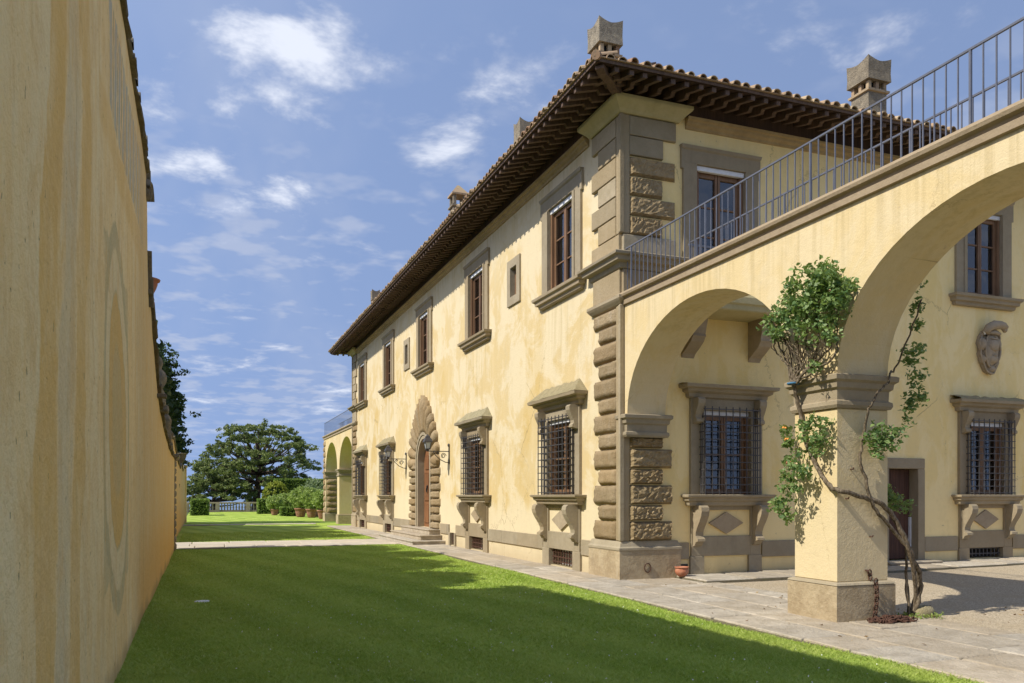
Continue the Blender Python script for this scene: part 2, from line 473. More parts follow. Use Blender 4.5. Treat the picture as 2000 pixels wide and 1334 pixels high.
def m_fresco():
    """old painted plaster of the garden wall: faded bands, an oval cartouche and a mock balustrade"""
    g = mat('fresco_plaster'); P = g.pos(); _, y0, z0 = g.sep(P)
    w = g.noise(g.vm(P, (1,.8,.35)), 1.2, 4, .6) - .5
    w2 = g.noise(P, 7, 5, .6) - .5
    y = y0 + w*.6 + w2*.14
    z = z0 + w*.3 + w2*.12
    cream, ochre, grey, pale, warm = (.94,.69,.33), (.84,.53,.165), (.62,.51,.28), (.95,.76,.43), (.88,.60,.25)
    n1 = g.noise(g.vm(P, (1,1.2,.28)), 1.5, 6, .62, .4); n2 = g.noise(g.vm(P, (1,5,.5)), 2.0, 5, .6)
    c = g.mix(n1.step(.38,.66), cream, pale)
    fade = g.noise(g.vm(P, (1,1.3,.8), (7,1,3)), 1.4, 6, .72, .3).step(.30,.58)*.55 + .45
    def band(c, a, b, col, k=.8, z_lo=None, z_hi=None, soft=.05):
        m = y.step(a-soft, a+soft) * (1 - y.step(b-soft, b+soft)) * k
        m = m * fade
        if z_lo is not None: m = m * z.step(z_lo-.06, z_lo+.06)
        if z_hi is not None: m = m * (1 - z.step(z_hi-.06, z_hi+.06))
        return g.mix(m, c, col)
    # the framed field next to the camera, its frame bowed
    bow = (z0*.62+1.1).sin()*.34 + w*.9
    yb = y; y = y + bow
    c = band(c, 4.72, 5.35, ochre, .85)
    c = band(c, 5.42, 5.78, (.74,.60,.37), .6)
    c = band(c, 5.86, 6.45, ochre, .78)
    y = yb
    c = band(c, 6.6, 6.9, pale, .6)
    c = band(c, 3.0, 4.6, ochre, .55, None, .7)
    # plate and oval rings
    ey, ez = (y-8.75), (z-2.42)
    plate = (1-(ey.abs()/1.25).step(.96,1.0)) * (1-(ez.abs()/1.55).step(.97,1.0))
    c = g.mix(plate*fade*.7, c, grey)
    r = ((ey/1.42)*(ey/1.42) + (ez/1.9)*(ez/1.9)).sqrt()
    ring = lambda a, b: r.step(a-.015, a+.015) * (1-r.step(b-.015, b+.015))
    fade = fade*.5 + .5
    c = g.mix((1-r.step(.97,1.0))*fade*.9, c, grey)
    c = g.mix(ring(.66,.86)*fade*.85, c, pale)
    c = g.mix((1-r.step(.63,.66))*fade*.85, c, ochre)
    c = g.mix((1-r.step(.36,.42))*fade*.5, c, grey)
    # mock balustrade under the coping
    bal = y.step(8.0,8.05) * (1-y.step(12.6,12.65)) * z.step(5.12,5.16) * (1-z.step(6.12,6.16))
    fl = (y*(2*PI/.42)).sin()
    c = g.mix(bal*fl.step(-.1,.3)*.85, c, (.47,.47,.41))
    c = g.mix(bal*(1-fl.step(-.95,-.6))*.55, c, (.22,.19,.13))
    c = band(c, 7.2, 13.0, ochre, .5, 4.72, 5.1)
    # warm bare plaster farther on
    far = (y0 + w*3).step(10.2, 12.4)
    c = g.mix(far*.8, c, g.mix(n2.step(.4,.7), (.70,.48,.21), (.78,.60,.33)))
    low = (1 - (z0 + w*1.6).step(.3, 1.7))*(y0).step(10.5, 13)
    c = g.mix(low*.7, c, (.76,.42,.11))  # orange towards the foot on the farther stretch
    bl = g.noise(g.vm(P, (1,1.6,.7), (2,2,2)), 1.7, 6, .75, .4)
    c = g.mix(bl.step(.46,.62)*.45, c, (.78,.50,.19))
    c = g.mix(g.noise(P, 13, 5, .7).step(.52,.66)*.18, c, (.93,.73,.40))
    pit = g.noise(g.vm(P,(1,1,.7),(3,8,1)), 17, 3, .5).step(.70,.73)
    c = g.mix(pit*.6, c, (.30,.22,.12))
    # stains, flaked spots, dirty foot
    c = g.mix(n2.step(.56,.78)*.25, c, (.46,.31,.13))
    fl2 = g.noise(g.vm(P, (1,3.2,.9), (0,3,1)), 1.6, 7, .7)
    c = g.mix(fl2.step(.67,.69)*.7, c, (.93,.76,.48))
    run = g.noise(g.vm(P, (1,6,.18), (0,1,4)), 1.3, 4, .6).step(.62,.76)*y0.step(9,12)
    c = g.mix(run*.5, c, (.20,.15,.09))
    c = g.mix((1-(z0+w*.5).step(.0,.22))*.5, c, (.25,.19,.10))
    h = w2*1.3 + g.noise(P, 26, 4, .75)*.6 - fl2.step(.70,.73)*.7 - pit*.8
    g.out(c, .95, g.bump(h, .7, .03), spec=.12)
m_fresco()
# ------------------------------------------------------------------ ground
LX0, LX1 = -.74, 6.5          # lawn between garden wall and pavement
rng = np.random.default_rng(5)
def sheet(name, x0, x1, y0, y1, z, m, nx=1, ny=1, amp=0, f=None):
    b = MB()
    for j in range(ny+1):
        for i in range(nx+1):
            x = x0+(x1-x0)*i/nx; y = y0+(y1-y0)*j/ny
            b.V.append((x, y, z + (f(x, y) if f else 0)))
    for j in range(ny):
        for i in range(nx):
            a = j*(nx+1)+i; b.F.append((a, a+1, a+nx+2, a+nx+1))
    return kind(b.build(name, m, smooth=True), 'structure')

gb = MB()
gb.box(-60, 80, -40, 93, -90, -.03)
kind(gb.build('ground', 'earth'), 'structure')
sheet('sea', -30000, 30000, -30000, 40000, -88, 'water')
def bumpy(x, y): return .012*math.sin(x*1.7+y*.6)+.01*math.sin(y*1.1-x*.8)
lawn = kind(empty('lawn'), 'structure')
def lawn_part(y0, y1, x1=LX1):
    o = sheet('turf', LX0-.3, x1, y0, y1, 0, 'turf', 14, max(2, int((y1-y0)*1.2)), f=bumpy)
    del o['kind']; o.parent = lawn
lawn_part(-3, 27.95); lawn_part(31.5, 49.8); lawn_part(50.7, 90, 6.5)
sheet('garden_ground', LX1, 40, 46.2, 91, -.012, 'turf', 4, 4)
sheet('outer_ground', -40, LX0-.3, -20, 91, -.015, 'earth', 2, 2)

def blades(y0, y1, dens, h, w, x1=LX1):
    n = int((y1-y0)*(x1-LX0)*dens)
    p = np.empty((n,3)); p[:,0] = rng.uniform(LX0, x1, n); p[:,1] = rng.uniform(y0, y1, n)
    p[:,0] += np.where(p[:,0] > x1-.25, rng.normal(0,.05,n)+.05*np.sin(p[:,1]*2.3)+.035*np.sin(p[:,1]*7.1), 0)
    p[:,2] = .012*np.sin(p[:,0]*1.7+p[:,1]*.6)+.01*np.sin(p[:,1]*1.1-p[:,0]*.8) - .004
    a = rng.uniform(0, 2*PI, n); d = np.stack([np.cos(a), np.sin(a), np.zeros(n)], 1)
    hh = h*rng.uniform(.5, 1.25, n)[:,None]; ww = w*rng.uniform(.6, 1.3, n)[:,None]
    l = rng.normal(size=(n,3))*.95; l[:,2] = .8
    return np.stack([p-d*ww, p+d*ww, p+l*hh], 1)
gv = np.concatenate([blades(3.6, 8.5, 3600, .044, .0062), blades(8.5, 13, 2200, .044, .0085), blades(13, 19, 1300, .042, .012),
                     blades(19, 27.9, 800, .036, .013), blades(31.6, 40, 350, .035, .02)])
kind(link('grass', np_mesh('grass', gv, 3, 'grass_blades')), 'stuff')['label'] = 'short mown grass on the long lawn'
n = 420
fx = rng.uniform(.2, 6.3, n); fy = 4.2 + rng.random(n)**1.5*9
fl = np.stack([fx, fy, np.full(n, .036)], 1)
kind(link('clover_flowers', np_mesh('clover_flowers', leaf_quads(fl, .006, 2, .018, rng), 4, 'daisy')), 'stuff')['label'] = 'tiny white clover flowers scattered in the lawn'

# flagstone pavement beside the villa and under the arcade
pav = kind(MB().box(LX1+.02, 9.35, -3, 13.28, -.2, .012).box(LX1+.02, 9.0, 13.28, 46.2, -.2, .012).box(9.0, 27, 13.3, 14.6, -.2, .012)
           .build('pavement', 'mortar'), 'structure')
rs = random.Random(11)
def slab(parent, m, x0, x1, y0, y1, zt, gap=.012, jit=.012, tilt=.006):
    g = gap
    c = [(x0+g, y0+g), (x1-g, y0+g), (x1-g, y1-g), (x0+g, y1-g)]
    c = [(x+rs.uniform(-jit,jit), y+rs.uniform(-jit,jit)) for x, y in c]
    cx = sum(p[0] for p in c)/4; cy = sum(p[1] for p in c)/4
    z = [zt+rs.uniform(-tilt,tilt) for _ in c]; b = MB()
    vs = [(x-cx, y-cy, zt-.05) for x, y in c] + [(x-cx, y-cy, z[i]-.012) for i, (x, y) in enumerate(c)]
    e = .014
    vs += [((x-cx)*(1-e/max(.2,abs(x-cx))), (y-cy)*(1-e/max(.2,abs(y-cy))), z[i]) for i, (x, y) in enumerate(c)]
    b.add(vs, [(0,1,5,4),(1,2,6,5),(2,3,7,6),(3,0,4,7),(4,5,9,8),(5,6,10,9),(6,7,11,10),(7,4,8,11),(8,9,10,11)])
    return b.build('flagstone', m, parent, (cx, cy, 0))
def tile_rect(parent, m, x0, x1, y0, y1, rows_along_x, wmin, wmax, zt, **k):
    edges = [x0]
    while edges[-1] < x1-.25: edges.append(min(x1, edges[-1]+rs.uniform(*rows_along_x)))
    edges[-1] = x1
    for a, b in zip(edges, edges[1:]):
        y = y0
        while y < y1-.05:
            y2 = min(y1, y+rs.uniform(wmin, wmax))
            if y1-y2 < .25: y2 = y1
            slab(parent, m, a, b, y, y2, zt, **k); y = y2
tile_rect(pav, 'flagstone', LX1+.03, 9.3, 2.5, 13.27, (.62,.82), .7, 1.5, .04)
tile_rect(pav, 'flagstone', LX1+.03, 7.85, 13.3, 46, (.6,.75), .9, 1.7, .04)
def tile_along_x(parent, m, x0, x1, y0, y1, zt, lo, hi, **k):
    x = x0
    while x < x1-.05:
        x2 = min(x1, x+rs.uniform(lo, hi)); slab(parent, m, x, x2, y0, y1, zt, **k); x = x2
tile_along_x(pav, 'flagstone', 7.86, 9.0, 13.3, 14.36, .04, .9, 1.3)
def crt(x, y): return max(0, x-10.5)*.016
gr_o = sheet('gravel_court', 9.3, 40, -6, 13.3, .022, 'gravel', 24, 12, f=lambda x, y: crt(x, y)+.006*math.sin(x*2.1+y*1.4))
strip = kind(MB().add([(9.0,13.24,.0),(27,13.24,.0),(27,14.5,.0),(9.0,14.5,.0),(9.0,13.24,.06),(27,13.24,.28),(27,14.5,.28),(9.0,14.5,.06)],
      [(4,5,6,7),(0,1,5,4),(3,0,4,7)]).build('court_pavement', 'mortar'), 'structure')
x = 9.02
while x < 24:
    w = rs.uniform(.9, 1.5)
    slab(strip, 'flagstone', x, x+w, 13.26, 14.4, .085 + max(0, x-9.0)*.0122, tilt=.004); x += w

# path from the villa door to the gap in the garden wall, and a second one farther off
for (a, b) in ((28.0, 31.45), (49.85, 50.65)):
    pth = kind(MB().box(-6, LX1+.02, a, b, -.2, .006).build('garden_path', 'mortar'), 'structure')
    rows = 3 if b-a > 2 else 1
    for r in range(rows):
        ya = a+(b-a)*r/rows; tile_along_x(pth, 'path_stone', -1.4, LX1, ya, ya+(b-a)/rows, .035, .8, 1.3)
# ------------------------------------------------------------------ villa
XF, YE, YM = 7.82, 14.42, 29.67
HALF = YM-YE                                    # 15.25
YB = YM+HALF                                    # far corner
XE = 27.0
villa = empty('villa', (XF, YM, 0))
tag(villa, 'long two storey yellow plastered villa with stone quoins and deep dark eaves', 'villa')
inv = Vector((XF, YM, 0))
def V(x, y, z=0): return (x-XF, y-YM, z)         # world to villa local

def wall_holes(x0, x1, z0, z1, holes, thick=.45):
    b = MB()
    xs = sorted({x0, x1, *[h[0] for h in holes], *[h[1] for h in holes]})
    zs = sorted({z0, z1, *[h[2] for h in holes], *[h[3] for h in holes]})
    inside = lambda cx, cz: any(h[0] < cx < h[1] and h[2] < cz < h[3] for h in holes)
    for i in range(len(xs)-1):
        for j in range(len(zs)-1):
            a, c, d, e = xs[i], xs[i+1], zs[j], zs[j+1]
            if inside((a+c)/2, (d+e)/2): continue
            b.add([(a,0,d),(c,0,d),(c,0,e),(a,0,e)], [(0,1,2,3)])
            b.add([(a,thick,d),(c,thick,d),(c,thick,e),(a,thick,e)], [(3,2,1,0)])
    for a, c, d, e in holes:
        b.add([(a,0,d),(c,0,d),(c,0,e),(a,0,e),(a,thick,d),(c,thick,d),(c,thick,e),(a,thick,e)],
              [(0,4,5,1),(1,5,6,2),(2,6,7,3),(3,7,4,0)])
    b.add([(x0,0,z0),(x0,thick,z0),(x0,thick,z1),(x0,0,z1),(x1,0,z0),(x1,thick,z0),(x1,thick,z1),(x1,0,z1)], [(0,3,2,1),(4,5,6,7)])
    return b

BAYS = [-12.39, -6.2, 0, 6.2, 12.39]             # local x on the long front (+ is towards the camera)
UPW, UZ0, UZ1 = .70, 6.48, 8.50                  # upper window half width, sill, head
GW, GZ0, GZ1 = .70, 1.72, 3.46
ES = .84                                         # windows of the court front are narrower
holes = []
for x in BAYS:
    holes.append((x-UPW-.04, x+UPW+.04, UZ0-.03, UZ1+.04))
    if x: holes += [(x-GW-.04, x+GW+.04, GZ0-.03, GZ1+.04), (x-.71, x+.71, .06, .47)]
holes += [(9.33-.27, 9.33+.27, 6.98, 7.82), (-2.75-.27, -2.75+.27, 6.98, 7.82), (0-1.02, 0+1.02, .52, 4.0), (3.38, 3.92, .06, .47)]
LONG = dict(loc=V(XF, YM), rz=-PI/2)             # frame of the long front
END = dict(loc=V(XF, YE), rz=0)                  # frame of the court front
wall_holes(-HALF, HALF-.01, -.1, 9.92, holes).build('wall', 'plaster', villa, LONG['loc'], LONG['rz'])
EWX = 2.44                                       # court window centres
EW2, EDOOR = 9.87, 7.27
eh = [(EWX-GW*ES-.04, EWX+GW*ES+.04, GZ0-.03, GZ1+.04), (EWX-.13-.64, EWX-.13+.64, 5.72, UZ1+.04), (EW2-GW*ES-.04, EW2+GW*ES+.04, GZ0-.03, GZ1+.04),
      (EW2-.07-UPW*ES-.04, EW2-.07+UPW*ES+.04, UZ0-.03, UZ1+.04), (EDOOR-.48, EDOOR+.48, .2, 2.36), (EW2-.58, EW2+.58, .2, .5)]
wall_holes(0, XE-XF, -.1, 9.92, eh).build('wall', 'plaster_shade_lifted', villa, END['loc'])
wall_holes(0, XE-XF, -.1, 9.92, []).build('wall', 'plaster_shade_lifted', villa, V(XF, YB-.45))
MB().box(XE-XF-.4, XE-XF, YE-YM, YB-YM, -.1, 9.92).build('wall', 'plaster_shade_lifted', villa)
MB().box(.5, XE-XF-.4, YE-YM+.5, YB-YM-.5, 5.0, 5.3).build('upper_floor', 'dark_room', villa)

# ---- upper windows
def m_up_surround():
    b = MB()
    for s in (-1, 1):
        b.cbox(min(s*.70,s*1.08), max(s*.70,s*1.08), -.06, .36, UZ0, UZ1+.02, .012)
        b.cbox(min(s*.693,s*.80), max(s*.693,s*.80), -.085, .2, UZ0+.003, UZ1-.003, .01)
    b.rings(-1.10, 1.10, -.06, .22, [(0,UZ1+.005),(0,UZ1+.08),(.0,UZ1+.27),(.035,UZ1+.30),(.05,UZ1+.36),(.02,UZ1+.37)])
    for s in (-1, 1):
        b.cbox(min(s*1.06,s*1.15), max(s*1.06,s*1.15), -.062, .2, UZ1-.12, UZ1+.31, .01)
    return b
def m_up_sill():
    return MB().rings(-1.15, 1.15, -.08, .2, [(.0,UZ0-.27),(.02,UZ0-.25),(.03,UZ0-.19),(.09,UZ0-.17),(.10,UZ0-.10),(.15,UZ0-.07),(.16,UZ0-.01),(.13,UZ0)])
def m_sash(w, z0, z1, rows, depth=.13):
    b = MB(); w -= .012; y0, y1 = depth-.05, depth+.03
    for s in (-1, 1):
        b.cbox(min(s*w,s*(w-.07)), max(s*w,s*(w-.07)), y0-.07, y1+.03, z0, z1, .008)
        b.cbox(min(s*(w-.07),s*(w-.135)), max(s*(w-.07),s*(w-.135)), y0, y1, z0, z1-.1, .008)
        b.cbox(min(s*.008,s*.062), max(s*.008,s*.062), y0-.01, y1, z0+.02, z1-.1, .008)
        b.cbox(min(s*.062,s*(w-.135)), max(s*.062,s*(w-.135)), y0, y1, z0, z0+.12, .008)
        b.cbox(min(s*.062,s*(w-.135)), max(s*.062,s*(w-.135)), y0, y1, z1-.19, z1-.1, .008)
        for r in range(1, rows):
            z = z0+.12+(z1-z0-.3)*r/rows
            b.cbox(min(s*.062,s*(w-.135)), max(s*.062,s*(w-.135)), y0+.015, y1-.01, z-.018, z+.018, .005)
    b.box(-w+.1, w-.1, y0-.02, y1, z1-.1, z1)
    return b
def m_pane(w, z0, z1, s, depth=.13):
    a, c = sorted((s*.062, s*(w-.135)))
    return MB().box(a, c, depth-.012, depth-.006, z0+.12, z1-.19)
def drape(w, z0, z1, y):
    """a pair of net curtains drawn to the sides, with folds"""
    b = MB(); n = 22
    for s in (-1, 1):
        k = len(b.V)
        for i in range(n+1):
            t = i/n; x = s*(w-.02-t*w*.62)
            b.V += [(x, y+.025*math.sin(t*34), z0), (x-s*.05*t, y+.025*math.sin(t*34), z1)]
        for i in range(n): a = k+2*i; b.F.append((a, a+2, a+3, a+1))
    return b
UP = dict(sur=m_up_surround().mesh('window_surround', 'stone_grey'), sill=m_up_sill().mesh('sill', 'stone_grey'),
          sash=m_sash(.70, UZ0, UZ1, 3).mesh('sash_frame', 'wood_window'),
          pane=[m_pane(.70, UZ0, UZ1, s).mesh('pane', 'window_glass') for s in (-1,1)],
          blind=MB().cbox(-.69, .69, .0, .06, UZ1-.10, UZ1-.001, .006).mesh('roller_blind', 'blind_white'),
          cur=drape(.66, UZ0+.05, UZ1-.1, .27).mesh('curtain', 'cloth_pale', True),
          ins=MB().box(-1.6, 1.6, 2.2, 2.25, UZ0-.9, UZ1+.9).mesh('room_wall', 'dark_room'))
def up_window(fr, x, scale=1, flip=False):
    w = link('window', UP['sur'], villa, Vector(fr['loc'])+Matrix.Rotation(fr['rz'],3,'Z') @ Vector((x,0,0)), fr['rz'], (scale,1,1))
    for n, k in (('sill','sill'),('sash_frame','sash'),('roller_blind','blind'),('curtain','cur')): link(n, UP[k], w)
    for p in UP['pane']: link('pane', p, w)
    return w
ups = [up_window(LONG, x) for x in BAYS]
w2 = up_window(END, EW2-.07, ES)
# open casement of the far court window: a round sticker on its pane
st = MB()
st.V = [(.30+.05*math.cos(t*PI/10)*q, .236, UZ0+.36+.062*math.sin(t*PI/10)*q) for q in (1,.55) for t in range(20)]
st.F = [(i, (i+1) % 20, (i+1) % 20+20, i+20) for i in range(20)]
st.build('sticker', 'paper', w2)

# french window on to the balcony
fz0 = 5.75
b = MB()
for s in (-1, 1):
    b.cbox(min(s*.60,s*.92), max(s*.60,s*.92), -.06, .36, fz0, UZ1+.02, .012)
    b.cbox(min(s*.90,s*.97), max(s*.90,s*.97), -.062, .2, UZ1-.12, UZ1+.31, .01)
b.rings(-.94, .94, -.06, .22, [(0,UZ1+.005),(0,UZ1+.27),(.03,UZ1+.30),(.045,UZ1+.36),(.02,UZ1+.37)])
fw = b.build('balcony_window', 'stone_grey', villa, V(XF+EWX-.13, YE))
m_sash(.60, fz0, UZ1, 4, .15).build('sash_frame', 'wood_window', fw)
for s in (-1,1): m_pane(.60, fz0, UZ1, s, .15).build('pane', 'window_glass', fw)
MB().cbox(-.59, .59, -.01, .07, UZ1-.10, UZ1-.001, .006).build('roller_blind', 'blind_white', fw)
drape(.56, fz0, UZ1-.1, .30).build('curtain', 'cloth_pale', fw, smooth=True)

# ---- small windows
sm = MB()
for s in (-1, 1): sm.cbox(min(s*.23,s*.46), max(s*.23,s*.46), -.05, .2, 6.78, 8.02, .012)
sm.cbox(-.23, .23, -.05, .2, 6.78, 7.02, .012).cbox(-.23, .23, -.05, .2, 7.78, 8.02, .012)
sm_me = sm.mesh('small_window', 'stone_grey')
sf = MB().cbox(-.23,-.17,.1,.16,7.02,7.78).cbox(.17,.23,.1,.16,7.02,7.78).cbox(-.17,.17,.1,.16,7.02,7.08).cbox(-.17,.17,.1,.16,7.72,7.78)
sf_me = sf.mesh('sash_frame', 'wood_window'); sp_me = MB().box(-.17,.17,.125,.13,7.08,7.72).mesh('pane','window_glass')
for x in (9.33, -2.75):
    w = link('small_window', sm_me, villa, V(XF, YM-x), -PI/2); link('sash_frame', sf_me, w); link('pane', sp_me, w)

# ---- kneeling windows of the ground floor
def gsur():
    b = MB()
    for s in (-1, 1):
        b.cbox(min(s*.70,s*1.05), max(s*.70,s*1.05), -.07, .36, GZ0, 3.72, .012)
        b.cbox(min(s*.693,s*.78), max(s*.693,s*.78), -.10, .2, GZ0+.005, GZ1-.004, .01)
        b.cbox(min(s*.72,s*1.02), max(s*.72,s*1.02), -.05, .2, .45, GZ0-.2, .012)
        b.cbox(min(s*.66,s*1.05), max(s*.66,s*1.05), -.055, .4, -.05, .455, .012)
    b.cbox(-.70, .70, -.07, .22, GZ1, 3.72, .01)
    b.cbox(-.72, .72, -.045, .2, 1.40, GZ0-.2, .01)
    b.cbox(-.72, .72, -.045, .2, .45, .86, .01)
    return b
def ghood():
    b = MB().rings(-1.12, 1.12, -.10, .15, [(0,3.70),(.03,3.72),(.04,3.79),(.12,3.83),(.13,3.88),(.22,3.90),(.235,3.965)])
    return b
def ghood_top():
    b = MB(); p = .225
    n = 14; rr = random.Random(3)
    lo = []; hi = []
    for i in range(n+1):
        t = i/n
        lo.append((-1.345+2.69*t, -.325, 3.966+rr.uniform(0,.012))); hi.append((-.95+1.9*t, -.02, 4.27+rr.uniform(-.025,.02)))
    mid = [((l[0]*.5+h[0]*.5), -.18, 4.10+rr.uniform(-.015,.025)) for l, h in zip(lo, hi)]
    vs = lo+mid+hi; m = n+1; fs = []
    for i in range(n): fs += [(i,i+1,i+1+m,i+m), (i+m,i+1+m,i+1+2*m,i+2*m)]
    k = len(vs); vs += [(-1.345,.05,3.966),(1.345,.05,3.966),(-.95,.05,4.27),(.95,.05,4.27)]
    fs += [(k,0,m,2*m,k+2), (n,k+1,k+3,n+2*m,n+m)]
    return b.add(vs, fs)
def low_top(m, h, seed):
    r = random.Random(seed); b = MB(); n = 16
    for j, (y, z) in enumerate(((-.325,0),(-.30,.5),(-.12,1.0),(.05,1.1))):
        for i in range(n+1): b.V.append((-1.34+2.68*i/n, y+r.uniform(-.015,.015)*(j < 2), 3.966+h*(z+r.uniform(-.25,.25)*(j > 0))))
    for j in range(3):
        for i in range(n): a = j*(n+1)+i; b.F.append((a,a+1,a+n+2,a+n+1))
    return b
def gsill():
    return MB().rings(-1.14, 1.14, -.14, .2, [(0,1.49),(.02,1.51),(.03,1.57),(.08,1.60),(.09,1.65),(.14,1.67),(.15,1.71),(.13,1.722)])
SCR = [(0,1.5),(-.25,1.5),(-.30,1.46),(-.315,1.38),(-.295,1.29),(-.23,1.17),(-.15,1.05),(-.10,.95),(-.095,.88),(-.13,.84),(-.175,.82),(-.18,.77),(-.10,.75),(-.06,.68),(0,.66)]
SC2 = [(0,3.70),(-.19,3.70),(-.225,3.66),(-.22,3.58),(-.17,3.47),(-.115,3.36),(-.11,3.30),(-.15,3.26),(-.15,3.21),(-.10,3.19),(0,3.17)]
def ggrille():
    b = MB(); r = .0088; yf = -.27
    zs = [GZ0+.05+(3.50-GZ0-.08)*i/11 for i in range(12)]; xs = [-.80+1.6*i/8 for i in range(9)]
    for x in xs: b.box(x-r, x+r, yf-r, yf+r, GZ0, 3.52)
    for s in (-1, 1):
        for y in (-.18, -.115): b.box(s*.80-r, s*.80+r, y-r, y+r, GZ0, 3.52)
    for z in zs:
        b.box(-.83, .83, yf-r+.004, yf+r+.012, z-r, z+r)
        for s in (-1,1): b.box(s*.806-r, s*.806+r, yf, -.06, z-r, z+r)
    return b
def bars(w, z0, z1, nx, nz, y=.05):
    b = MB(); r = .013
    for i in range(nx):
        x = -w+2*w*(i+.5)/nx; b.box(x-r, x+r, y-r, y+r, z0, z1)
    for i in range(nz):
        z = z0+(z1-z0)*(i+.5)/nz; b.box(-w, w, y-r+.004, y+r+.01, z-r, z+r)
    return b
GR = dict(sur=gsur().mesh('kneeling_window','stone_grey'), hood=ghood().mesh('hood','stone_grey'), top=ghood_top().mesh('hood_top','hood_top'),
          sill=gsill().mesh('sill','stone_grey'), brk=MB().prism_yz(SCR,-.11,.11).mesh('bracket','stone_grey'),
          con=MB().prism_yz(SC2,-.10,.10).mesh('console','stone_grey'), gril=ggrille().mesh('grille','iron_dark'),
          dia=MB().prism_xz([(-.50,1.13),(0,.905),(.50,1.13),(0,1.36)],-.05,.1).mesh('diamond_panel','stone_warm'),
          sash=m_sash(.70,GZ0,GZ1,2,.13).mesh('sash_frame','wood_window'),
          pane=[m_pane(.70,GZ0,GZ1,s,.13).mesh('pane','window_glass') for s in (-1,1)],
          blind=MB().cbox(-.69,.69,.0,.06,GZ1-.09,GZ1-.001,.006).mesh('roller_blind','blind_white'),
          cur=drape(.66, GZ0+.05, GZ1-.1, .27).mesh('curtain','cloth_pale',True),
          bgr=bars(.66,.09,.44,9,3).mesh('basement_grille','iron_rust'), bback=MB().box(-.66,.66,.3,.32,.05,.5).mesh('basement_pane','lamp_glass'))
def g_window(fr, x, scale=1, base=True, top=True):
    w = link('kneeling_window', GR['sur'], villa, Vector(fr['loc'])+Matrix.Rotation(fr['rz'],3,'Z') @ Vector((x,0,0)), fr['rz'], (scale,1,1))
    if top: link('hood_top', GR['top'], w)
    for n, k in (('hood','hood'),('sill','sill'),('grille','gril'),('diamond_panel','dia'),('sash_frame','sash'),('roller_blind','blind'),('curtain','cur')):
        link(n, GR[k], w)
    for s in (-1, 1):
        link('bracket', GR['brk'], w, (s*.87, -.05, 0)); link('console', GR['con'], w, (s*.90, -.06, 0))
    for p in GR['pane']: link('pane', p, w)
    if base: link('basement_grille', GR['bgr'], w); link('basement_pane', GR['bback'], w)
    return w
for x in BAYS:
    if x: g_window(LONG, x)
gw = g_window(END, EWX, ES, False, False)
low_top('plaster_shade_lifted', .03, 1).build('hood_top','plaster_shade_lifted',gw)
gw = g_window(END, EW2, ES, False, False)
low_top('hood_top', .10, 2).build('hood_top','hood_top',gw)
bars(.66,.24,.5,9,2,.04).build('basement_grille','iron_dark',gw); MB().box(-.66,.66,.3,.32,.2,.55).build('basement_pane','dark_room',gw)
# little cellar opening next to the portal
cw = MB()
for s in (-1,1): cw.cbox(min(s*.23,s*.38), max(s*.23,s*.38), -.05, .2, -.05, .47, .01)
co = cw.build('cellar_window', 'stone_grey', villa, V(XF, YM-3.65), -PI/2)
bars(.23,.09,.44,4,3).build('cellar_grille','iron_rust',co)
MB().box(-.23,.23,.3,.32,.05,.5).build('cellar_back','dark_room',co)

# ---- plinth band, single stones
def band_run(fr, x0, x1, skip, z0=.40, z1=.74):
    x = x0; r = random.Random(int(x0*10)+3)
    while x < x1-.02:
        w = min(r.uniform(.8,1.5), x1-x)
        for s0, s1 in skip:
            if x < s0 < x+w: w = s0-x
        hit = [s1 for s0, s1 in skip if s0-.001 <= x < s1]
        if hit: x = max(hit); continue
        if w > .05:
            o = MB().cbox(-w/2+.004, w/2-.004, -.035-r.uniform(0,.008), .1, z0, z1, .008)
            o.build('plinth_stone', 'stone_grey', villa, Vector(fr['loc'])+Matrix.Rotation(fr['rz'],3,'Z') @ Vector((x+w/2,0,0)), fr['rz'])
        x += w
band_run(LONG, -HALF+1.1, HALF-1.1, [(b_-1.06, b_+1.06) for b_ in BAYS if b_]+[(-2.2,2.2),(3.26,4.04)])
band_run(END, 1.2, 16, [(EWX-.9,EWX+.9),(EW2-.9,EW2+.9),(EDOOR-.66,EDOOR+.66)])
MB().cbox(-.09,.09,-.03,.1,.05,.39,.01).build('plinth_post','stone_grey',villa,V(XF+4.4,YE))
MB().box(-.10,.10,-.012,.05,.10,.30).build('vent','vent_black',villa,V(XF+1.42,YE))

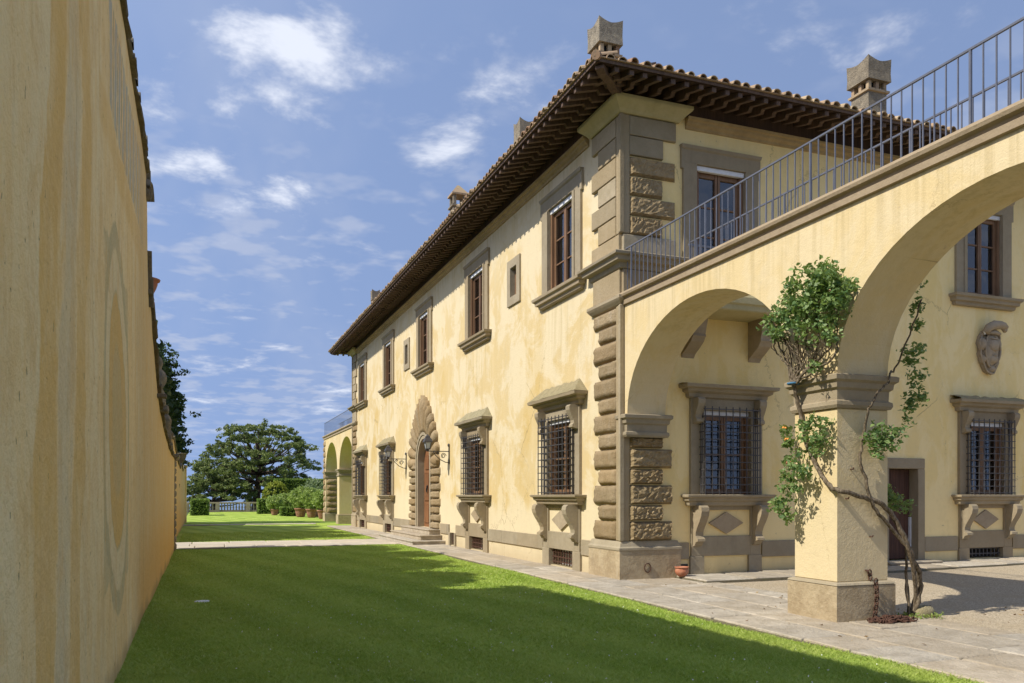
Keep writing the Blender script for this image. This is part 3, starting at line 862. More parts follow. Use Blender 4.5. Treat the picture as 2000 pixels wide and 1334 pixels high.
# ---- corner quoins
def rough_block(w, h, d, seed, amp, rnd, nx=8, nz=5):
    """block with a pillowed, irregular face; x -w/2..w/2, z 0..h, face towards -y"""
    r = random.Random(seed); b = MB(); P = {}
    for j in range(nz+1):
        for i in range(nx+1):
            u, v = i/nx, j/nz
            ex = min(u, 1-u)*w; ez = min(v, 1-v)*h
            def sh(e): return 1 if e >= rnd else math.sqrt(max(0, 1-(1-e/rnd)**2))
            y = -d*min(sh(ex)*.9+.1, sh(ez)*.9+.1)
            if 0 < i < nx and 0 < j < nz: y += r.uniform(-amp, amp)
            b.V.append((-w/2+w*u + (r.uniform(-.25,.25)*w/nx if 0 < i < nx else 0), y, h*v + (r.uniform(-.2,.2)*h/nz if 0 < j < nz else 0)))
    for j in range(nz):
        for i in range(nx):
            a = j*(nx+1)+i; b.F.append((a, a+1, a+nx+2, a+nx+1))
    k = len(b.V); b.V += [(-w/2,.1,0),(w/2,.1,0),(w/2,.1,h),(-w/2,.1,h)]
    bot = [i for i in range(nx+1)]; top = [nz*(nx+1)+i for i in range(nx,-1,-1)]
    b.F.append(tuple(reversed(bot))+(k, k+1)); b.F.append(tuple(reversed(top))+(k+2, k+3))
    lf = [j*(nx+1) for j in range(nz+1)]; rt = [j*(nx+1)+nx for j in range(nz, -1, -1)]
    b.F.append(tuple(lf)+(k+3, k)); b.F.append(tuple(rt)+(k+1, k+2))
    return b
def smooth_block(w, h, d=.07):
    return MB().add([(x,y,z) for x, y, z in [(-w/2,.1,0),(w/2,.1,0),(w/2,.1,h),(-w/2,.1,h),(-w/2,-d+.012,0.006),(w/2,-d+.012,.006),(w/2,-d+.012,h-.006),(-w/2,-d+.012,h-.006),
        (-w/2+.012,-d,.018),(w/2-.012,-d,.018),(w/2-.012,-d,h-.018),(-w/2+.012,-d,h-.018)]],
        [(0,1,5,4),(1,2,6,5),(2,3,7,6),(3,0,4,7),(4,5,9,8),(5,6,10,9),(6,7,11,10),(7,4,8,11),(8,9,10,11)])
LH, SH_ = .404, .322
def corner_front(fr, xc, sgn, end_face=False, parent=villa, full=True, seed=0):
    """quoins on one face; xc = local x of the arris, blocks run from it in direction sgn"""
    rot = Matrix.Rotation(fr['rz'], 3, 'Z')
    put = lambda mb, x, z, m, nm='quoin_stone', sm=False: mb.build(nm, m, parent, Vector(fr['loc'])+rot @ Vector((x,0,z)), fr['rz'], sm)
    z = .80; i = 0
    st = .15                                                     # width of the arris strip
    lw, sw = (.98, .76) if end_face else (1.02, .78)
    top = 2.88 if end_face else 5.48
    while z < top-.1:
        long_ = i % 2 == 0
        h = min(LH if long_ else SH_, top-z); w = lw if long_ else sw
        mb = rough_block(w, h-.022, .12 if end_face else .085, seed*50+i, .024 if end_face else .010, .03 if end_face else .034, 18 if end_face else 10, 9 if end_face else 7)
        put(mb, xc+sgn*(st+w/2), z, 'stone_rough' if end_face else 'stone_boss', sm=not end_face)
        z += h; i += 1
    if not full: return
    for k in range(6):                                           # upper storey, from the cornice down
        h = .395; w = 1.06 if k % 2 == 0 else .76
        zt = 9.26-k*h
        if end_face and k > 1:
            put(rough_block(w, h-.02, .09, 300+k+seed, .014, .02, 20, 9), xc+sgn*(st+w/2), zt-h, 'stone_rough', sm=False)
        else:
            put(smooth_block(w, h-.008), xc+sgn*(st+w/2), zt-h, 'stone_quoin')
    put(smooth_block(1.2, .385, .075), xc+sgn*(.6), 6.50, 'stone_quoin')
    put(smooth_block(1.16, .52, .06), xc+sgn*(.58), 5.68, 'stone_quoin')
corner_front(LONG, HALF, -1, False, seed=1)
corner_front(END, 0, 1, True, seed=2)
corner_front(LONG, -HALF, 1, False, seed=3)
def corner_trim(yc, s):
    """s=-1 near corner (court side towards -y), s=1 far corner"""
    y0, y1 = sorted((yc, yc-s*.0))
    a, c = (yc-.0, yc+1.18) if s < 0 else (yc-1.18, yc+.0)
    def box(o, z0, z1, nm, m, prof=None):
        MB().rings(XF, XF+1.2, a, c, prof or [(o,z0),(o,z1)]).build(nm, m, villa, (-XF, -YM, 0))
    box(0,0,0,'pedestal','stone_pedestal',[(.10,-.05),(.10,.60)])
    box(0,0,0,'pedestal_cap','stone_grey',[(.105,.602),(.115,.62),(.115,.66),(.085,.69),(.07,.74),(.05,.79)])
    box(0,0,0,'string_moulding','stone_grey',[(.03,5.48),(.06,5.50),(.11,5.56),(.135,5.60),(.13,5.66),(.08,5.675)])
    box(0,0,0,'corner_cornice','stone_grey',[(.06,6.20),(.08,6.22),(.10,6.30),(.20,6.33),(.22,6.41),(.28,6.43),(.29,6.475),(.26,6.495)])
    box(0,0,0,'cornice_block','cornice_block',[(.07,9.27),(.10,9.285),(.13,9.33),(.20,9.40),(.27,9.46),(.285,9.49),(.285,9.545),(.25,9.56)])
    ya = yc-s*0
    sx0, sx1 = XF-.045, XF+.15
    sy = (yc-.045, yc+.15) if s < 0 else (yc-.15, yc+.045)
    for z0, z1 in ((.79,5.49),(6.9,9.275)):
        MB().cbox(sx0, sx1, sy[0], sy[1], z0, z1, .02).build('corner_strip', 'stone_quoin', villa, (-XF,-YM,0))
        MB().cbox(sx0-.03, sx0+.05, sy[0]-.03 if s < 0 else sy[1]-.05, sy[0]+.05 if s < 0 else sy[1]+.03, z0, z1, .02).build('corner_roll','stone_quoin', villa,(-XF,-YM,0))
corner_trim(YE, -1); corner_trim(YB, 1)
# iron ring on the pedestal
rg = MB(); rg.tube([(.07*math.cos(t*PI/8), 0, .09*math.sin(t*PI/8)) for t in range(17)], .011, 6)
rg.build('iron_ring', 'iron_rust', villa, V(XF+.52, YE-.118, .26))

# ---- cornice under the rafters
CP = [(0,9.20),(.03,9.21),(.04,9.26),(.09,9.30),(.10,9.35),(.14,9.37),(.15,9.42)]
def cornice(fr, x0, x1):
    poly = [(-o, z) for o, z in CP]+[(.05,9.42),(.05,9.20)]
    MB().prism_yz(poly, x0, x1).build('cornice','cornice_ochre',villa,fr['loc'],fr['rz'])
cornice(LONG, -HALF+1.46, HALF-1.46); cornice(END, 1.46, XE-XF)

# ---- portal: rusticated jambs, flame shaped arch stones, panelled door, steps
PZ, DS = .52, 2.98
portal = MB()
def arch_ring(b, r0, r1, y0, y1, z0, zs, n=20):
    pts = [(r0, z0)]+[(r0*math.cos(PI*i/n), zs+r0*math.sin(PI*i/n)) for i in range(n+1)]+[(-r0, z0)]
    out = [(r1, z0)]+[(r1*math.cos(PI*i/n), zs+r1*math.sin(PI*i/n)) for i in range(n+1)]+[(-r1, z0)]
    m = len(pts); vs = []
    for (x, z), (X_, Z_) in zip(pts, out): vs += [(x,y0,z),(X_,y0,Z_),(X_,y1,Z_),(x,y1,z)]
    fs = []
    for i in range(m-1):
        for j in range(4):
            a, c = i*4+j, i*4+(j+1) % 4; fs.append((a, a+4, c+4, c))
    fs += [(0,1,2,3), ((m-1)*4+3,(m-1)*4+2,(m-1)*4+1,(m-1)*4)]
    return b.add(vs, fs)
arch_ring(portal, .84, 1.06, -.06, .30, PZ, DS); arch_ring(portal, .98, 1.10, -.09, .1, PZ, DS)
por = portal.build('portal', 'stone_grey', villa, V(XF, YM), -PI/2)
# plate hiding the square opening behind the arch stones
fillp = MB()
n = 16
for i in range(n):
    a0, a1 = PI*i/n, PI*(i+1)/n
    q = []
    for a in (a0, a1):
        c, s = math.cos(a), math.sin(a); k = min(1.1/max(1e-6,abs(c)), 1.1/max(1e-6,s)); q.append(((1.04*c, DS+1.04*s), (k*c, DS+k*s)))
    fillp.add([(q[0][0][0],-.005,q[0][0][1]),(q[1][0][0],-.005,q[1][0][1]),(q[1][1][0],-.005,q[1][1][1]),(q[0][1][0],-.005,q[0][1][1])],[(0,3,2,1)])
fillp.build('arch_backing', 'stone_grey', por)
for s in (-1, 1):
    z = PZ; i = 0
    while z < 2.95:
        h = .272; w = 1.04 if i % 2 else .90
        o = rough_block(w, h-.02, .12, 700+i+(50 if s > 0 else 0), .009, .035, 10, 6).build('jamb_block','stone_boss',por,(s*(1.11+w/2),0,z),smooth=True); z += h; i += 1
def flame(th, dth, Rr, seed):
    b = MB(); r0 = 1.09; N = 9; r = random.Random(seed)
    ct, st_ = math.cos(th), math.sin(th)
    rows = []
    for k in range(N+1):
        t = k/N; rad = r0+(Rr-r0)*t
        hw = rad*math.tan(dth/2)*.98
        hw = min(hw, .235+.05*t)
        if t > .8: hw *= math.sqrt(max(.02, 1-((t-.8)/.2)**2))
        pr = -.10-.10*math.sin(min(1,t*1.3)*PI*.5)
        if t > .85: pr *= .75
        row = []
        for m_, (q, yy) in enumerate(((-1,.05),(-1,pr*.55),(-.5,pr*.92),(0,pr*1.1),(.5,pr*.92),(1,pr*.55),(1,.05))):
            row.append((rad*ct-q*hw*st_+r.uniform(-.006,.006), yy, DS+rad*st_+q*hw*ct))
        rows.append(row)
    for row in rows: b.V += row
    for k in range(N):
        for m_ in range(6):
            a = k*7+m_; b.F.append((a, a+7, a+8, a+1))
    b.F.append(tuple(range(7))); b.F.append(tuple(range(N*7+6, N*7-1, -1)))
    return b
for i, (deg, Rr) in enumerate([(90,2.45),(82,2.38),(98,2.38),(74,2.28),(106,2.28),(65.5,2.16),(114.5,2.16),(53.5,2.06),(126.5,2.06),(40,2.02),(140,2.02),(26.5,2.04),(153.5,2.04),(12,2.08),(168,2.08),(-1,2.1),(181,2.1)]):
    flame(R(deg), R(8.2 if abs(deg-90) < 18 else 10.5 if abs(deg-90) < 30 else 13.2), Rr, 40+i).build('arch_stone','stone_boss',por,smooth=True)
door = MB(); n = 18
pts = [(.85,PZ)]+[(.85*math.cos(PI*i/n), DS+.85*math.sin(PI*i/n)) for i in range(n+1)]+[(-.85,PZ)]
door.prism_xz(pts, .20, .27)
dr = door.build('door','wood_door',por)
for s in (-1,1):
    for za, zb in ((PZ+.15,1.35),(1.5,2.55),(2.68,3.2)):
        a, c = sorted((s*.10, s*.72)); 
        if za > 2.6: c, a = (c if s > 0 else -.1), (a if s > 0 else -.62); c = min(c,.62)
        MB().rings(a, c, .17, .205, [(-.03,za),(0,za+.02),(0,zb-.02),(-.03,zb)]).build('door_panel','wood_door',dr)
MB().box(-.02,.02,.165,.205,PZ,3.8).build('meeting_rail','wood_door',dr)
for s in (-1,1):
    kn = MB(); kn.tube([(s*.22+.06*math.cos(t*PI/6), .13, 1.92+.09*math.sin(t*PI/6)) for t in range(13)], .016, 6); kn.blob((s*.22,.15,2.04),(.05,.035,.06))
    kn.build('knocker','brass_black',dr,smooth=True)
for (hw, pr, z0, z1) in ((2.12,.42,.34,.52),(2.35,.78,.17,.335),(2.75,1.16,-.02,.165)):
    MB().rings(-hw, hw, -pr, .02, [(-.02,z0),(-.02,z1-.05),(0,z1-.045),(.015,z1-.02),(.01,z1)]).build('step','flagstone',por)

# ---- court door
cd = MB()
for s in (-1,1): cd.cbox(min(s*.44,s*.64), max(s*.44,s*.64), -.05, .25, .2, 2.32, .012)
cd.cbox(-.64,.64,-.05,.25,2.32,2.56,.012)
cdo = cd.build('court_door','stone_grey',villa,V(XF+EDOOR,YE))
dl = MB()
for i in range(6): dl.cbox(-.43+i*.143, -.43+(i+1)*.143-.006, .20, .24, .23, 2.31, .006)
dl.build('door_leaf','wood_old',cdo)
MB().cbox(.40,.43,.14,.2,.23,1.2,.005).build('door_edge','blind_white',cdo)
MB().rings(-.75,.75,-.40,.0,[(-.01,.1),(-.01,.15),(.02,.165),(.03,.20),(.0,.215)]).build('door_step','flagstone',cdo)

# ---- balcony on two consoles
bal = MB().rings(EWX-1.45, EWX+1.25, -.85, .0, [(0,5.36),(.02,5.38),(.03,5.47),(.07,5.50),(.08,5.62),(.06,5.68)])
bo = bal.build('balcony','cornice_block',villa,END['loc'])
BC = [(0,5.36),(-.46,5.36),(-.50,5.31),(-.50,5.20),(-.45,5.06),(-.42,4.95),(-.44,4.90),(-.40,4.86),(-.36,4.80),(-.22,4.70),(-.06,4.60),(0,4.52)]
for x in (EWX-.92, EWX+.72): MB().prism_yz(BC,-.15,.15).build('console','stone_warm',bo,(x,0,0))
rl = MB()
rl.box(EWX-1.4, EWX+1.2, -.80, -.76, 6.55, 6.59)
rl.build('balcony_rail','iron_grey',bo)
bm = MB().box(-.009,.009,-.789,-.771,5.68,6.55).mesh('baluster','iron_grey')
for i in range(17): link('baluster', bm, bo, (EWX-1.36+i*.16,0,0))
# ------------------------------------------------------------------ roof
OV, SL, EZ = 1.10, .32, 9.56                     # overhang, slope, soffit height at the eave
EX0, EY0, EY1, EX1 = XF-OV, YE-OV, YB+OV, XE+.6
RUN = 6.2
def deck(z, m, name, parent):
    b = MB(); a = (EX0, EY0); c = (EX0, EY1); r = RUN
    b.add([(EX0,EY0,z),(EX1,EY0,z),(EX1,EY0+r,z+SL*r),(EX0+r,EY0+r,z+SL*r),(EX0+r,EY1-r,z+SL*r),(EX0,EY1,z),(EX1,EY1,z),(EX1,EY1-r,z+SL*r)],
          [(0,1,2,3),(0,3,4,5),(5,4,7,6),(3,2,7,4)])
    return b.build(name, m, parent, (-XF,-YM,0) if parent is villa else (0,0,0))
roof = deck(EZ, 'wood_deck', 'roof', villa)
deck(EZ+.07, 'terracotta_tile', 'roof_bed', roof)
# fascia boards and a lip of flat tiles under the round ones
L0 = (-XF,-YM,0)
MB().box(EX0-.012,EX0+.03,EY0,EY1,EZ+.012,EZ+.07).build('eave_board','wood_rafter',roof)
MB().box(EX0+.03,EX1,EY0-.012,EY0+.03,EZ+.012,EZ+.07).build('eave_board','wood_rafter',roof)
MB().box(EX0+.03,EX1,EY1-.03,EY1+.012,EZ+.012,EZ+.07).build('eave_board','wood_rafter',roof)
MB().box(EX0-.05,EX0+.05,EY0-.05,EY1+.05,EZ+.078,EZ+.098).build('eave_tiles_lip','terracotta_tile',roof)
MB().box(EX0+.05,EX1,EY0-.05,EY0+.05,EZ+.078,EZ+.098).build('eave_tiles_lip','terracotta_tile',roof)
# rafters: outer tail, stepped on to a deeper carved corbel
def rafter_mesh(n):
    f = lambda x: SL*x-.004
    P = [(.035,f(.035)),(1.45,f(1.45)),(1.45,f(1.45)-.26),(.60,f(.60)-.215),(.555,f(.555)-.205),(.535,f(.535)-.16),(.50,f(.5)-.12),(.10,f(.10)-.10),(.035,f(.035)-.095)]
    return MB().prism_xz(P, -.046, .046).mesh(n, 'wood_rafter')
rme = rafter_mesh('rafter')
y = EY0+.42; rr = random.Random(9)
while y < EY1-.35:
    link('rafter', rme, roof, (EX0, y+rr.uniform(-.012,.012), EZ+rr.uniform(-.008,0)), 0); y += .302
x = EX0+.42
while x < 21.5:
    link('rafter', rme, roof, (x+rr.uniform(-.012,.012), EY0, EZ+rr.uniform(-.008,0)), PI/2); x += .302
x = EX0+.42
while x < 10.5:
    link('rafter', rme, roof, (x, EY1, EZ), -PI/2); x += .302
hm = MB().prism_xz([(.1,.0),(2.0,SL*2/1.414-.02),(2.0,SL*2/1.414-.34),(.95,SL*.95/1.414-.30),(.75,SL*.75/1.414-.20),(.25,-.10),(.1,-.06)], -.08, .08).mesh('hip_rafter','wood_rafter')
link('hip_rafter', hm, roof, (EX0+.02,EY0+.02,EZ), PI/4); link('hip_rafter', hm, roof, (EX0+.02,EY1-.02,EZ), -PI/4)
# dark strips standing in for the shade on the plaster between cornice and rafters
MB().box(XF-.12,XF-.05,YE,YB,9.43,9.93).build('shade_strip','wood_deck',villa,L0)
MB().box(XF-.05,XE,YE-.12,YE-.05,9.43,9.93).build('shade_strip','wood_deck',villa,L0)
# barrel tiles
def tile_mesh(n, ln, r0, r1, th=.016, seg=7):
    b = MB()
    for (x, r) in ((0,r0),(ln,r1)):
        for k in range(seg+1):
            a = PI*k/seg; b.V.append((x, r*math.cos(a), r*math.sin(a)+SL*x))
        for k in range(seg+1):
            a = PI*k/seg; b.V.append((x, (r-th)*math.cos(a), (r-th)*math.sin(a)+SL*x))
    m = seg+1
    for k in range(seg):
        b.F += [(k, k+1, 2*m+k+1, 2*m+k), (m+k, 3*m+k, 3*m+k+1, m+k+1), (k, m+k, m+k+1, k+1), (2*m+k, 2*m+k+1, 3*m+k+1, 3*m+k)]
    b.F += [(0,2*m,3*m,m), (m-1, 2*m-1, 4*m-1, 3*m-1)]
    return b.mesh(n, 'terracotta_tile')
tme = tile_mesh('roof_tile', .48, .088, .075)
TZ = EZ+.098
PITCH = .245
rest = MB()
def strip(px, py, dx, dy, ln, z):
    """a run of covering tiles up the slope as one gutter-shaped strip with course steps"""
    n = max(1, int(ln/.42)); 
    for c in range(n):
        a, e = c*ln/n, (c+1)*ln/n+.05
        k = len(rest.V)
        for t, rd in ((a,.088),(e,.074)):
            for s in range(6):
                w = PI*s/5; o = rd*math.cos(w)
                rest.V.append((px+dx*t-dy*o, py+dy*t+dx*o, z+SL*t+rd*math.sin(w)+.012))
        for s in range(5): rest.F.append((k+s, k+s+1, k+s+7, k+s+6))
y = EY0+.02; i = 0
while y < EY1:
    jx = rr.uniform(-.03,.02)
    link('roof_tile', tme, roof, (EX0-.09+jx, y+rr.uniform(-.02,.02), TZ-.03), 0, (1,rr.uniform(.9,1.1),rr.uniform(.9,1.12)))
    ln = min(RUN, y-EY0, EY1-y)
    if ln > .5: strip(EX0+.3, y, 1, 0, ln-.3, TZ-.03+SL*.39)
    y += PITCH
x = EX0+PITCH
while x < 22:
    link('roof_tile', tme, roof, (x+rr.uniform(-.02,.02), EY0-.09+rr.uniform(-.03,.02), TZ-.03), PI/2, (1,rr.uniform(.9,1.1),rr.uniform(.9,1.12)))
    ln = min(RUN, x-EX0)
    if ln > .5: strip(x, EY0+.3, 0, 1, ln-.3, TZ-.03+SL*.39)
    x += PITCH
kind(rest.build('roof_tiling','terracotta_tile',roof,smooth=True),'stuff')
hip = MB()
for k in range(14):
    a = k*.42; q = a/1.414
    hip.tube([(EX0-.06+q,EY0-.06+q,TZ+SL*q-.01),(EX0-.06+q+.34,EY0-.06+q+.34,TZ+SL*(q+.34)+.005)],[.085,.075],10)
kind(hip.build('hip_tiles','terracotta_tile',roof),'stuff')

# chimneys (parts of the roof)
def chimney_swept(x, y, base, top, w, nm='chimney'):
    h = top-base; hw = w*.40
    b = MB().rings(x-hw,x+hw,y-hw,y+hw,[(0,base),(0,top-.85)])
    c = b.build(nm,'stone_weathered',roof)
    MB().rings(x-hw,x+hw,y-hw,y+hw,[(-.01,top-.851),(.05,top-.84),(.06,top-.79),(.02,top-.775)]).build('collar','terracotta_tile',c)
    vp = MB().box(-.045,.045,-.045,.045,top-.78,top-.58).mesh('vent_post','terracotta_tile')
    for sx in (-1,0,1):
        for sy in (-1,0,1):
            if sx or sy: link('vent_post', vp, c, (x+sx*hw*.84, y+sy*hw*.84, 0))
    MB().box(x-hw*.6,x+hw*.6,y-hw*.6,y+hw*.6,top-.79,top-.57).build('vent_core','vent_black',c)
    # cap: flaring sides whose rim dips in the middle of each side
    n = 10; hb = MB(); lo = []; hi = []
    for side in range(4):
        for i in range(n):
            t = -1+2*i/n
            def pt(r): return [(t*r,-r),(r,t*r),(-t*r,r),(-r,-t*r)][side]
            ox, oy = pt(w*.52); tx, ty = pt(w*.50)
            dip = .10*(1-abs(t)**1.6)
            lo.append((x+ox*.98,y+oy*.98,top-.57)); hi.append((x+tx*1.02,y+ty*1.02,top-dip))
    N = 4*n
    mid = [((a[0]-x)*.97+x,(a[1]-y)*.97+y,top-.36) for a in lo]
    inn = [((a[0]-x)*.78+x,(a[1]-y)*.78+y,a[2]-.02) for a in hi]
    ctr = [((a[0]-x)*.70+x,(a[1]-y)*.70+y,top-.40) for a in hi]
    hb.V = lo+mid+hi+inn+ctr
    for r_ in range(4):
        for i in range(N): hb.F.append((r_*N+i, r_*N+(i+1) % N, (r_+1)*N+(i+1) % N, (r_+1)*N+i))
    hb.F.append(tuple(range(N-1,-1,-1))); hb.F.append(tuple(range(4*N,5*N)))
    hb.build('cap','stone_weathered',c)
    return c
chimney_swept(8.78,17.0,10.2,12.62,.60)
chimney_swept(15.75,16.1,10.4,12.58,.72)
chimney_swept(8.85,22.2,10.2,12.60,.50)
chimney_swept(8.80,43.8,10.2,12.75,.42)
# lantern chimney
x, y = 8.75, 28.5
lc = MB().rings(x-.24,x+.24,y-.24,y+.24,[(0,10.1),(0,12.10),(.06,12.12),(.06,12.18),(0,12.19)]).build('chimney','stone_weathered',roof)
for sx in (-1,1):
    for sy in (-1,1): MB().box(x+sx*.19-.055,x+sx*.19+.055,y+sy*.19-.055,y+sy*.19+.055,12.19,12.54).build('vent_post','stone_weathered',lc)
MB().rings(x-.24,x+.24,y-.24,y+.24,[(.07,12.54),(.07,12.60),(-.02,12.72),(-.20,12.95)]).build('cap','terracotta_tile',lc)
# ------------------------------------------------------------------ arcades
XA = 7.85
AW = .86                                          # thickness
SPR, ARB = 3.31, 1.80
def arcade(name, label, y0, s, nslab=True):
    """y0: where it joins the villa; s=-1 runs towards the camera, s=1 away from it. Local frame: t = distance from the villa."""
    A = empty(name, (XA, y0, 0)); tag(A, label, 'arcade')
    Y = lambda t: s*t
    def part(mb, nm, m, sm=False):
        if s < 0:
            mb.V = [(x,-y,z) for x, y, z in mb.V]; mb.F = [tuple(reversed(f)) for f in mb.F]
        return mb.build(nm, m, A, smooth=sm)
    spans = [(.17, 5.03), (5.85, 10.71)]; end = 11.6; top = 5.5
    # wall above the arches
    b = MB(); n = 28
    cols = []
    for a, e in spans:
        c = (a+e)/2; r = (e-a)/2
        cols.append([(c-r*math.cos(PI*i/n), SPR+ARB*math.sin(PI*i/n)) for i in range(n+1)])
    prev = 0
    for col in cols:
        x0 = col[0][0]
        for y in (0, AW):
            f = [(0,1,2,3)] if y else [(3,2,1,0)]
            b.add([(y,prev,SPR),(y,x0,SPR),(y,x0,top),(y,prev,top)], f)
            for (ta,za),(tb,zb) in zip(col, col[1:]): b.add([(y,ta,za),(y,tb,zb),(y,tb,top),(y,ta,top)], f)
        for (ta,za),(tb,zb) in zip(col, col[1:]): b.add([(0,ta,za),(0,tb,zb),(AW,tb,zb),(AW,ta,za)], [(0,1,2,3)])
        prev = col[-1][0]
    for y in (0, AW):
        b.add([(y,prev,SPR),(y,end,SPR),(y,end,top),(y,prev,top)], [(0,1,2,3)] if y else [(3,2,1,0)])
    b.add([(0,end,SPR),(AW,end,SPR),(AW,end,top),(0,end,top)], [(0,1,2,3)])
    b.add([(0,0,top),(AW,0,top),(AW,end,top),(0,end,top)], [(0,1,2,3)])
    part(b, 'arch_wall', 'plaster_arcade')
    # middle pier
    part(MB().cbox(0, AW, 5.03, 5.85, .55, 2.86, .015), 'pier', 'plaster_arcade')
    ped = part(MB().rings(0, AW, 5.03, 5.85, [(.07,-.05),(.07,.50),(.055,.515)]), 'pedestal', 'stone_pedestal')
    part(MB().rings(0, AW, 5.03, 5.85, [(.075,.516),(.06,.54),(.01,.555)]), 'pedestal_cap', 'stone_grey')
    IMP = [(.0,2.855),(.03,2.86),(.05,2.90),(.045,2.95),(.01,2.97),(.015,3.10),(.05,3.13),(.06,3.20),(.10,3.23),(.105,3.29),(.08,3.305)]
    part(MB().rings(0, AW, 5.03, 5.85, IMP), 'impost', 'stone_grey')
    # respond against the villa and the end pier
    part(MB().rings(0, AW+.02, -.05, .17, IMP), 'impost', 'stone_grey')
    part(MB().cbox(0, AW, 10.71, end, .55, 2.86, .015), 'pier', 'plaster_arcade')
    part(MB().rings(0, AW, 10.71, end, [(.07,-.05),(.07,.50),(.05,.55)]), 'pedestal', 'stone_pedestal')
    part(MB().rings(0, AW, 10.71, end, IMP), 'impost', 'stone_grey')
    if s > 0:                                     # rusticated end pier seen through the far arches
        z = .56; i = 0
        while z < 2.8:
            h = .38
            rough_block(AW-.06 if i % 2 else AW-.2, h-.02, .10, 900+i, .02, .06, 6, 4).build('quoin_stone','stone_rough',A,(AW/2,10.71,z),smooth=True)
            z += h; i += 1
        z = .56; i = 0
        while z < 5.2:
            h = .37; w = .62 if i % 2 else .82
            rough_block(w, h-.02, .07, 950+i, .006, .07, 6, 4).build('quoin_stone','stone_boss',A,(0,end-w/2,z),-PI/2,True)
            z += h; i += 1
    # coping
    CO = [(0,5.46),(.05,5.47),(.055,5.55),(.03,5.565),(.04,5.60),(.10,5.62),(.115,5.66),(.10,5.70),(.06,5.712)]
    part(MB().rings(0, AW+.16, .02, end, CO), 'coping', 'stone_warm')
    # railings on both edges of the walkway
    for xr, t0 in ((.02,.06),(AW+.12,.86)):
        rail = part(MB().box(xr-.014,xr+.014,t0,end,6.568,6.592), 'railing', 'iron_grey')
        bar = MB().box(-.007,.007,-.007,.007,5.70,6.566).mesh('baluster','iron_grey')
        post = MB().box(-.013,.013,-.013,.013,5.70,6.566).mesh('rail_post','iron_grey')
        t = t0+.08; k = 0
        while t < end-.02:
            isp = (k % 16 == 1)
            if s < 0 or k % 2 == 0: link('rail_post' if isp else 'baluster', post if isp else bar, rail, (xr, Y(t), 0))
            t += .157; k += 1
    return A
near = arcade('arcade', 'yellow arcade with an iron railing and a rose climbing its pier', YE, -1)
arcade('arcade', 'distant two-arched arcade with rusticated end pier beyond the villa', YB, 1)
# iron hook rings on the pier
for (z, x) in ((2.05,.22),(1.66,.14),(1.15,.55)):
    h = MB().tube([(x,-5.85-.0,z),(x,-5.90,z),(x,-5.91,z+.02)],.009,6).build('hook','iron_rust',near)
# ------------------------------------------------------------------ garden wall on the left
XW, TW = -.743, .42
gw = empty('garden_wall', (XW, 14, 0))
tag(gw, 'tall old garden wall with faded painted cartouche, stepping down in a curve', 'wall')
prof = [(-6,6.75),(4,6.72),(8,6.62),(11,6.52),(13.35,6.45),(13.5,6.1),(13.55,5.2),(13.7,4.78),(14.6,4.70),(15.0,4.45),(15.6,4.18),(16.2,3.85),(16.9,3.6),(17.8,3.38),(19,3.18),(20.6,3.02),(22.5,2.92),(24.5,2.86),(27.2,2.83)]
def wall_mesh(pf, x0, x1, nm, m, par, wav=0):
    b = MB(); r = random.Random(2); n = len(pf); ns = 4
    # front face is gridded so that old masonry can wander
    ys = []
    for (ya,za),(yb,zb) in zip(pf, pf[1:]):
        k = max(1, int((yb-ya)/.5))
        for i in range(k): t = i/k; ys.append((ya+(yb-ya)*t, za+(zb-za)*t))
    ys.append(pf[-1]); nz = 12
    for (y, zt) in ys:
        for j in range(nz+1):
            z = -.1+(zt+.1)*j/nz
            off = wav*(math.sin(y*.9+z*.7)+.6*math.sin(y*2.3-z*1.1)+r.uniform(-.25,.25))
            b.V.append((x1+off, y, z))
    for i in range(len(ys)-1):
        for j in range(nz):
            a = i*(nz+1)+j; c = a+nz+1; b.F.append((a, c, c+1, a+1))
    k = len(b.V)
    for (y, zt) in ys: b.V += [(x0,y,-.1),(x0,y,zt)]
    for i in range(len(ys)-1):
        a = k+2*i; b.F += [(a,a+1,a+3,a+2)]
        t0 = i*(nz+1)+nz; t1 = t0+nz+1; b.F.append((t0,t1,a+3,a+1))
    e = len(ys)-1; b.F.append(tuple(e*(nz+1)+j for j in range(nz+1))+(k+2*e+1,k+2*e)); b.F.append(tuple(j for j in range(nz,-1,-1))+(k,k+1))
    return b.build(nm, m, par, (-par.location.x,-par.location.y,0), smooth=False)
wall_mesh(prof, XW-TW, XW, 'wall', 'fresco_plaster', gw, .006)
rw = random.Random(4)
def along(pf, step, y0=None):
    out = []; y = y0 if y0 is not None else pf[0][0]
    for (ya,za),(yb,zb) in zip(pf, pf[1:]):
        while y < yb:
            t = (y-ya)/(yb-ya)
            if t >= 0: out.append((y, za+(zb-za)*t, math.atan2(zb-za, yb-ya)))
            y += step*max(.25, math.cos(math.atan2(zb-za, yb-ya)))
    return out
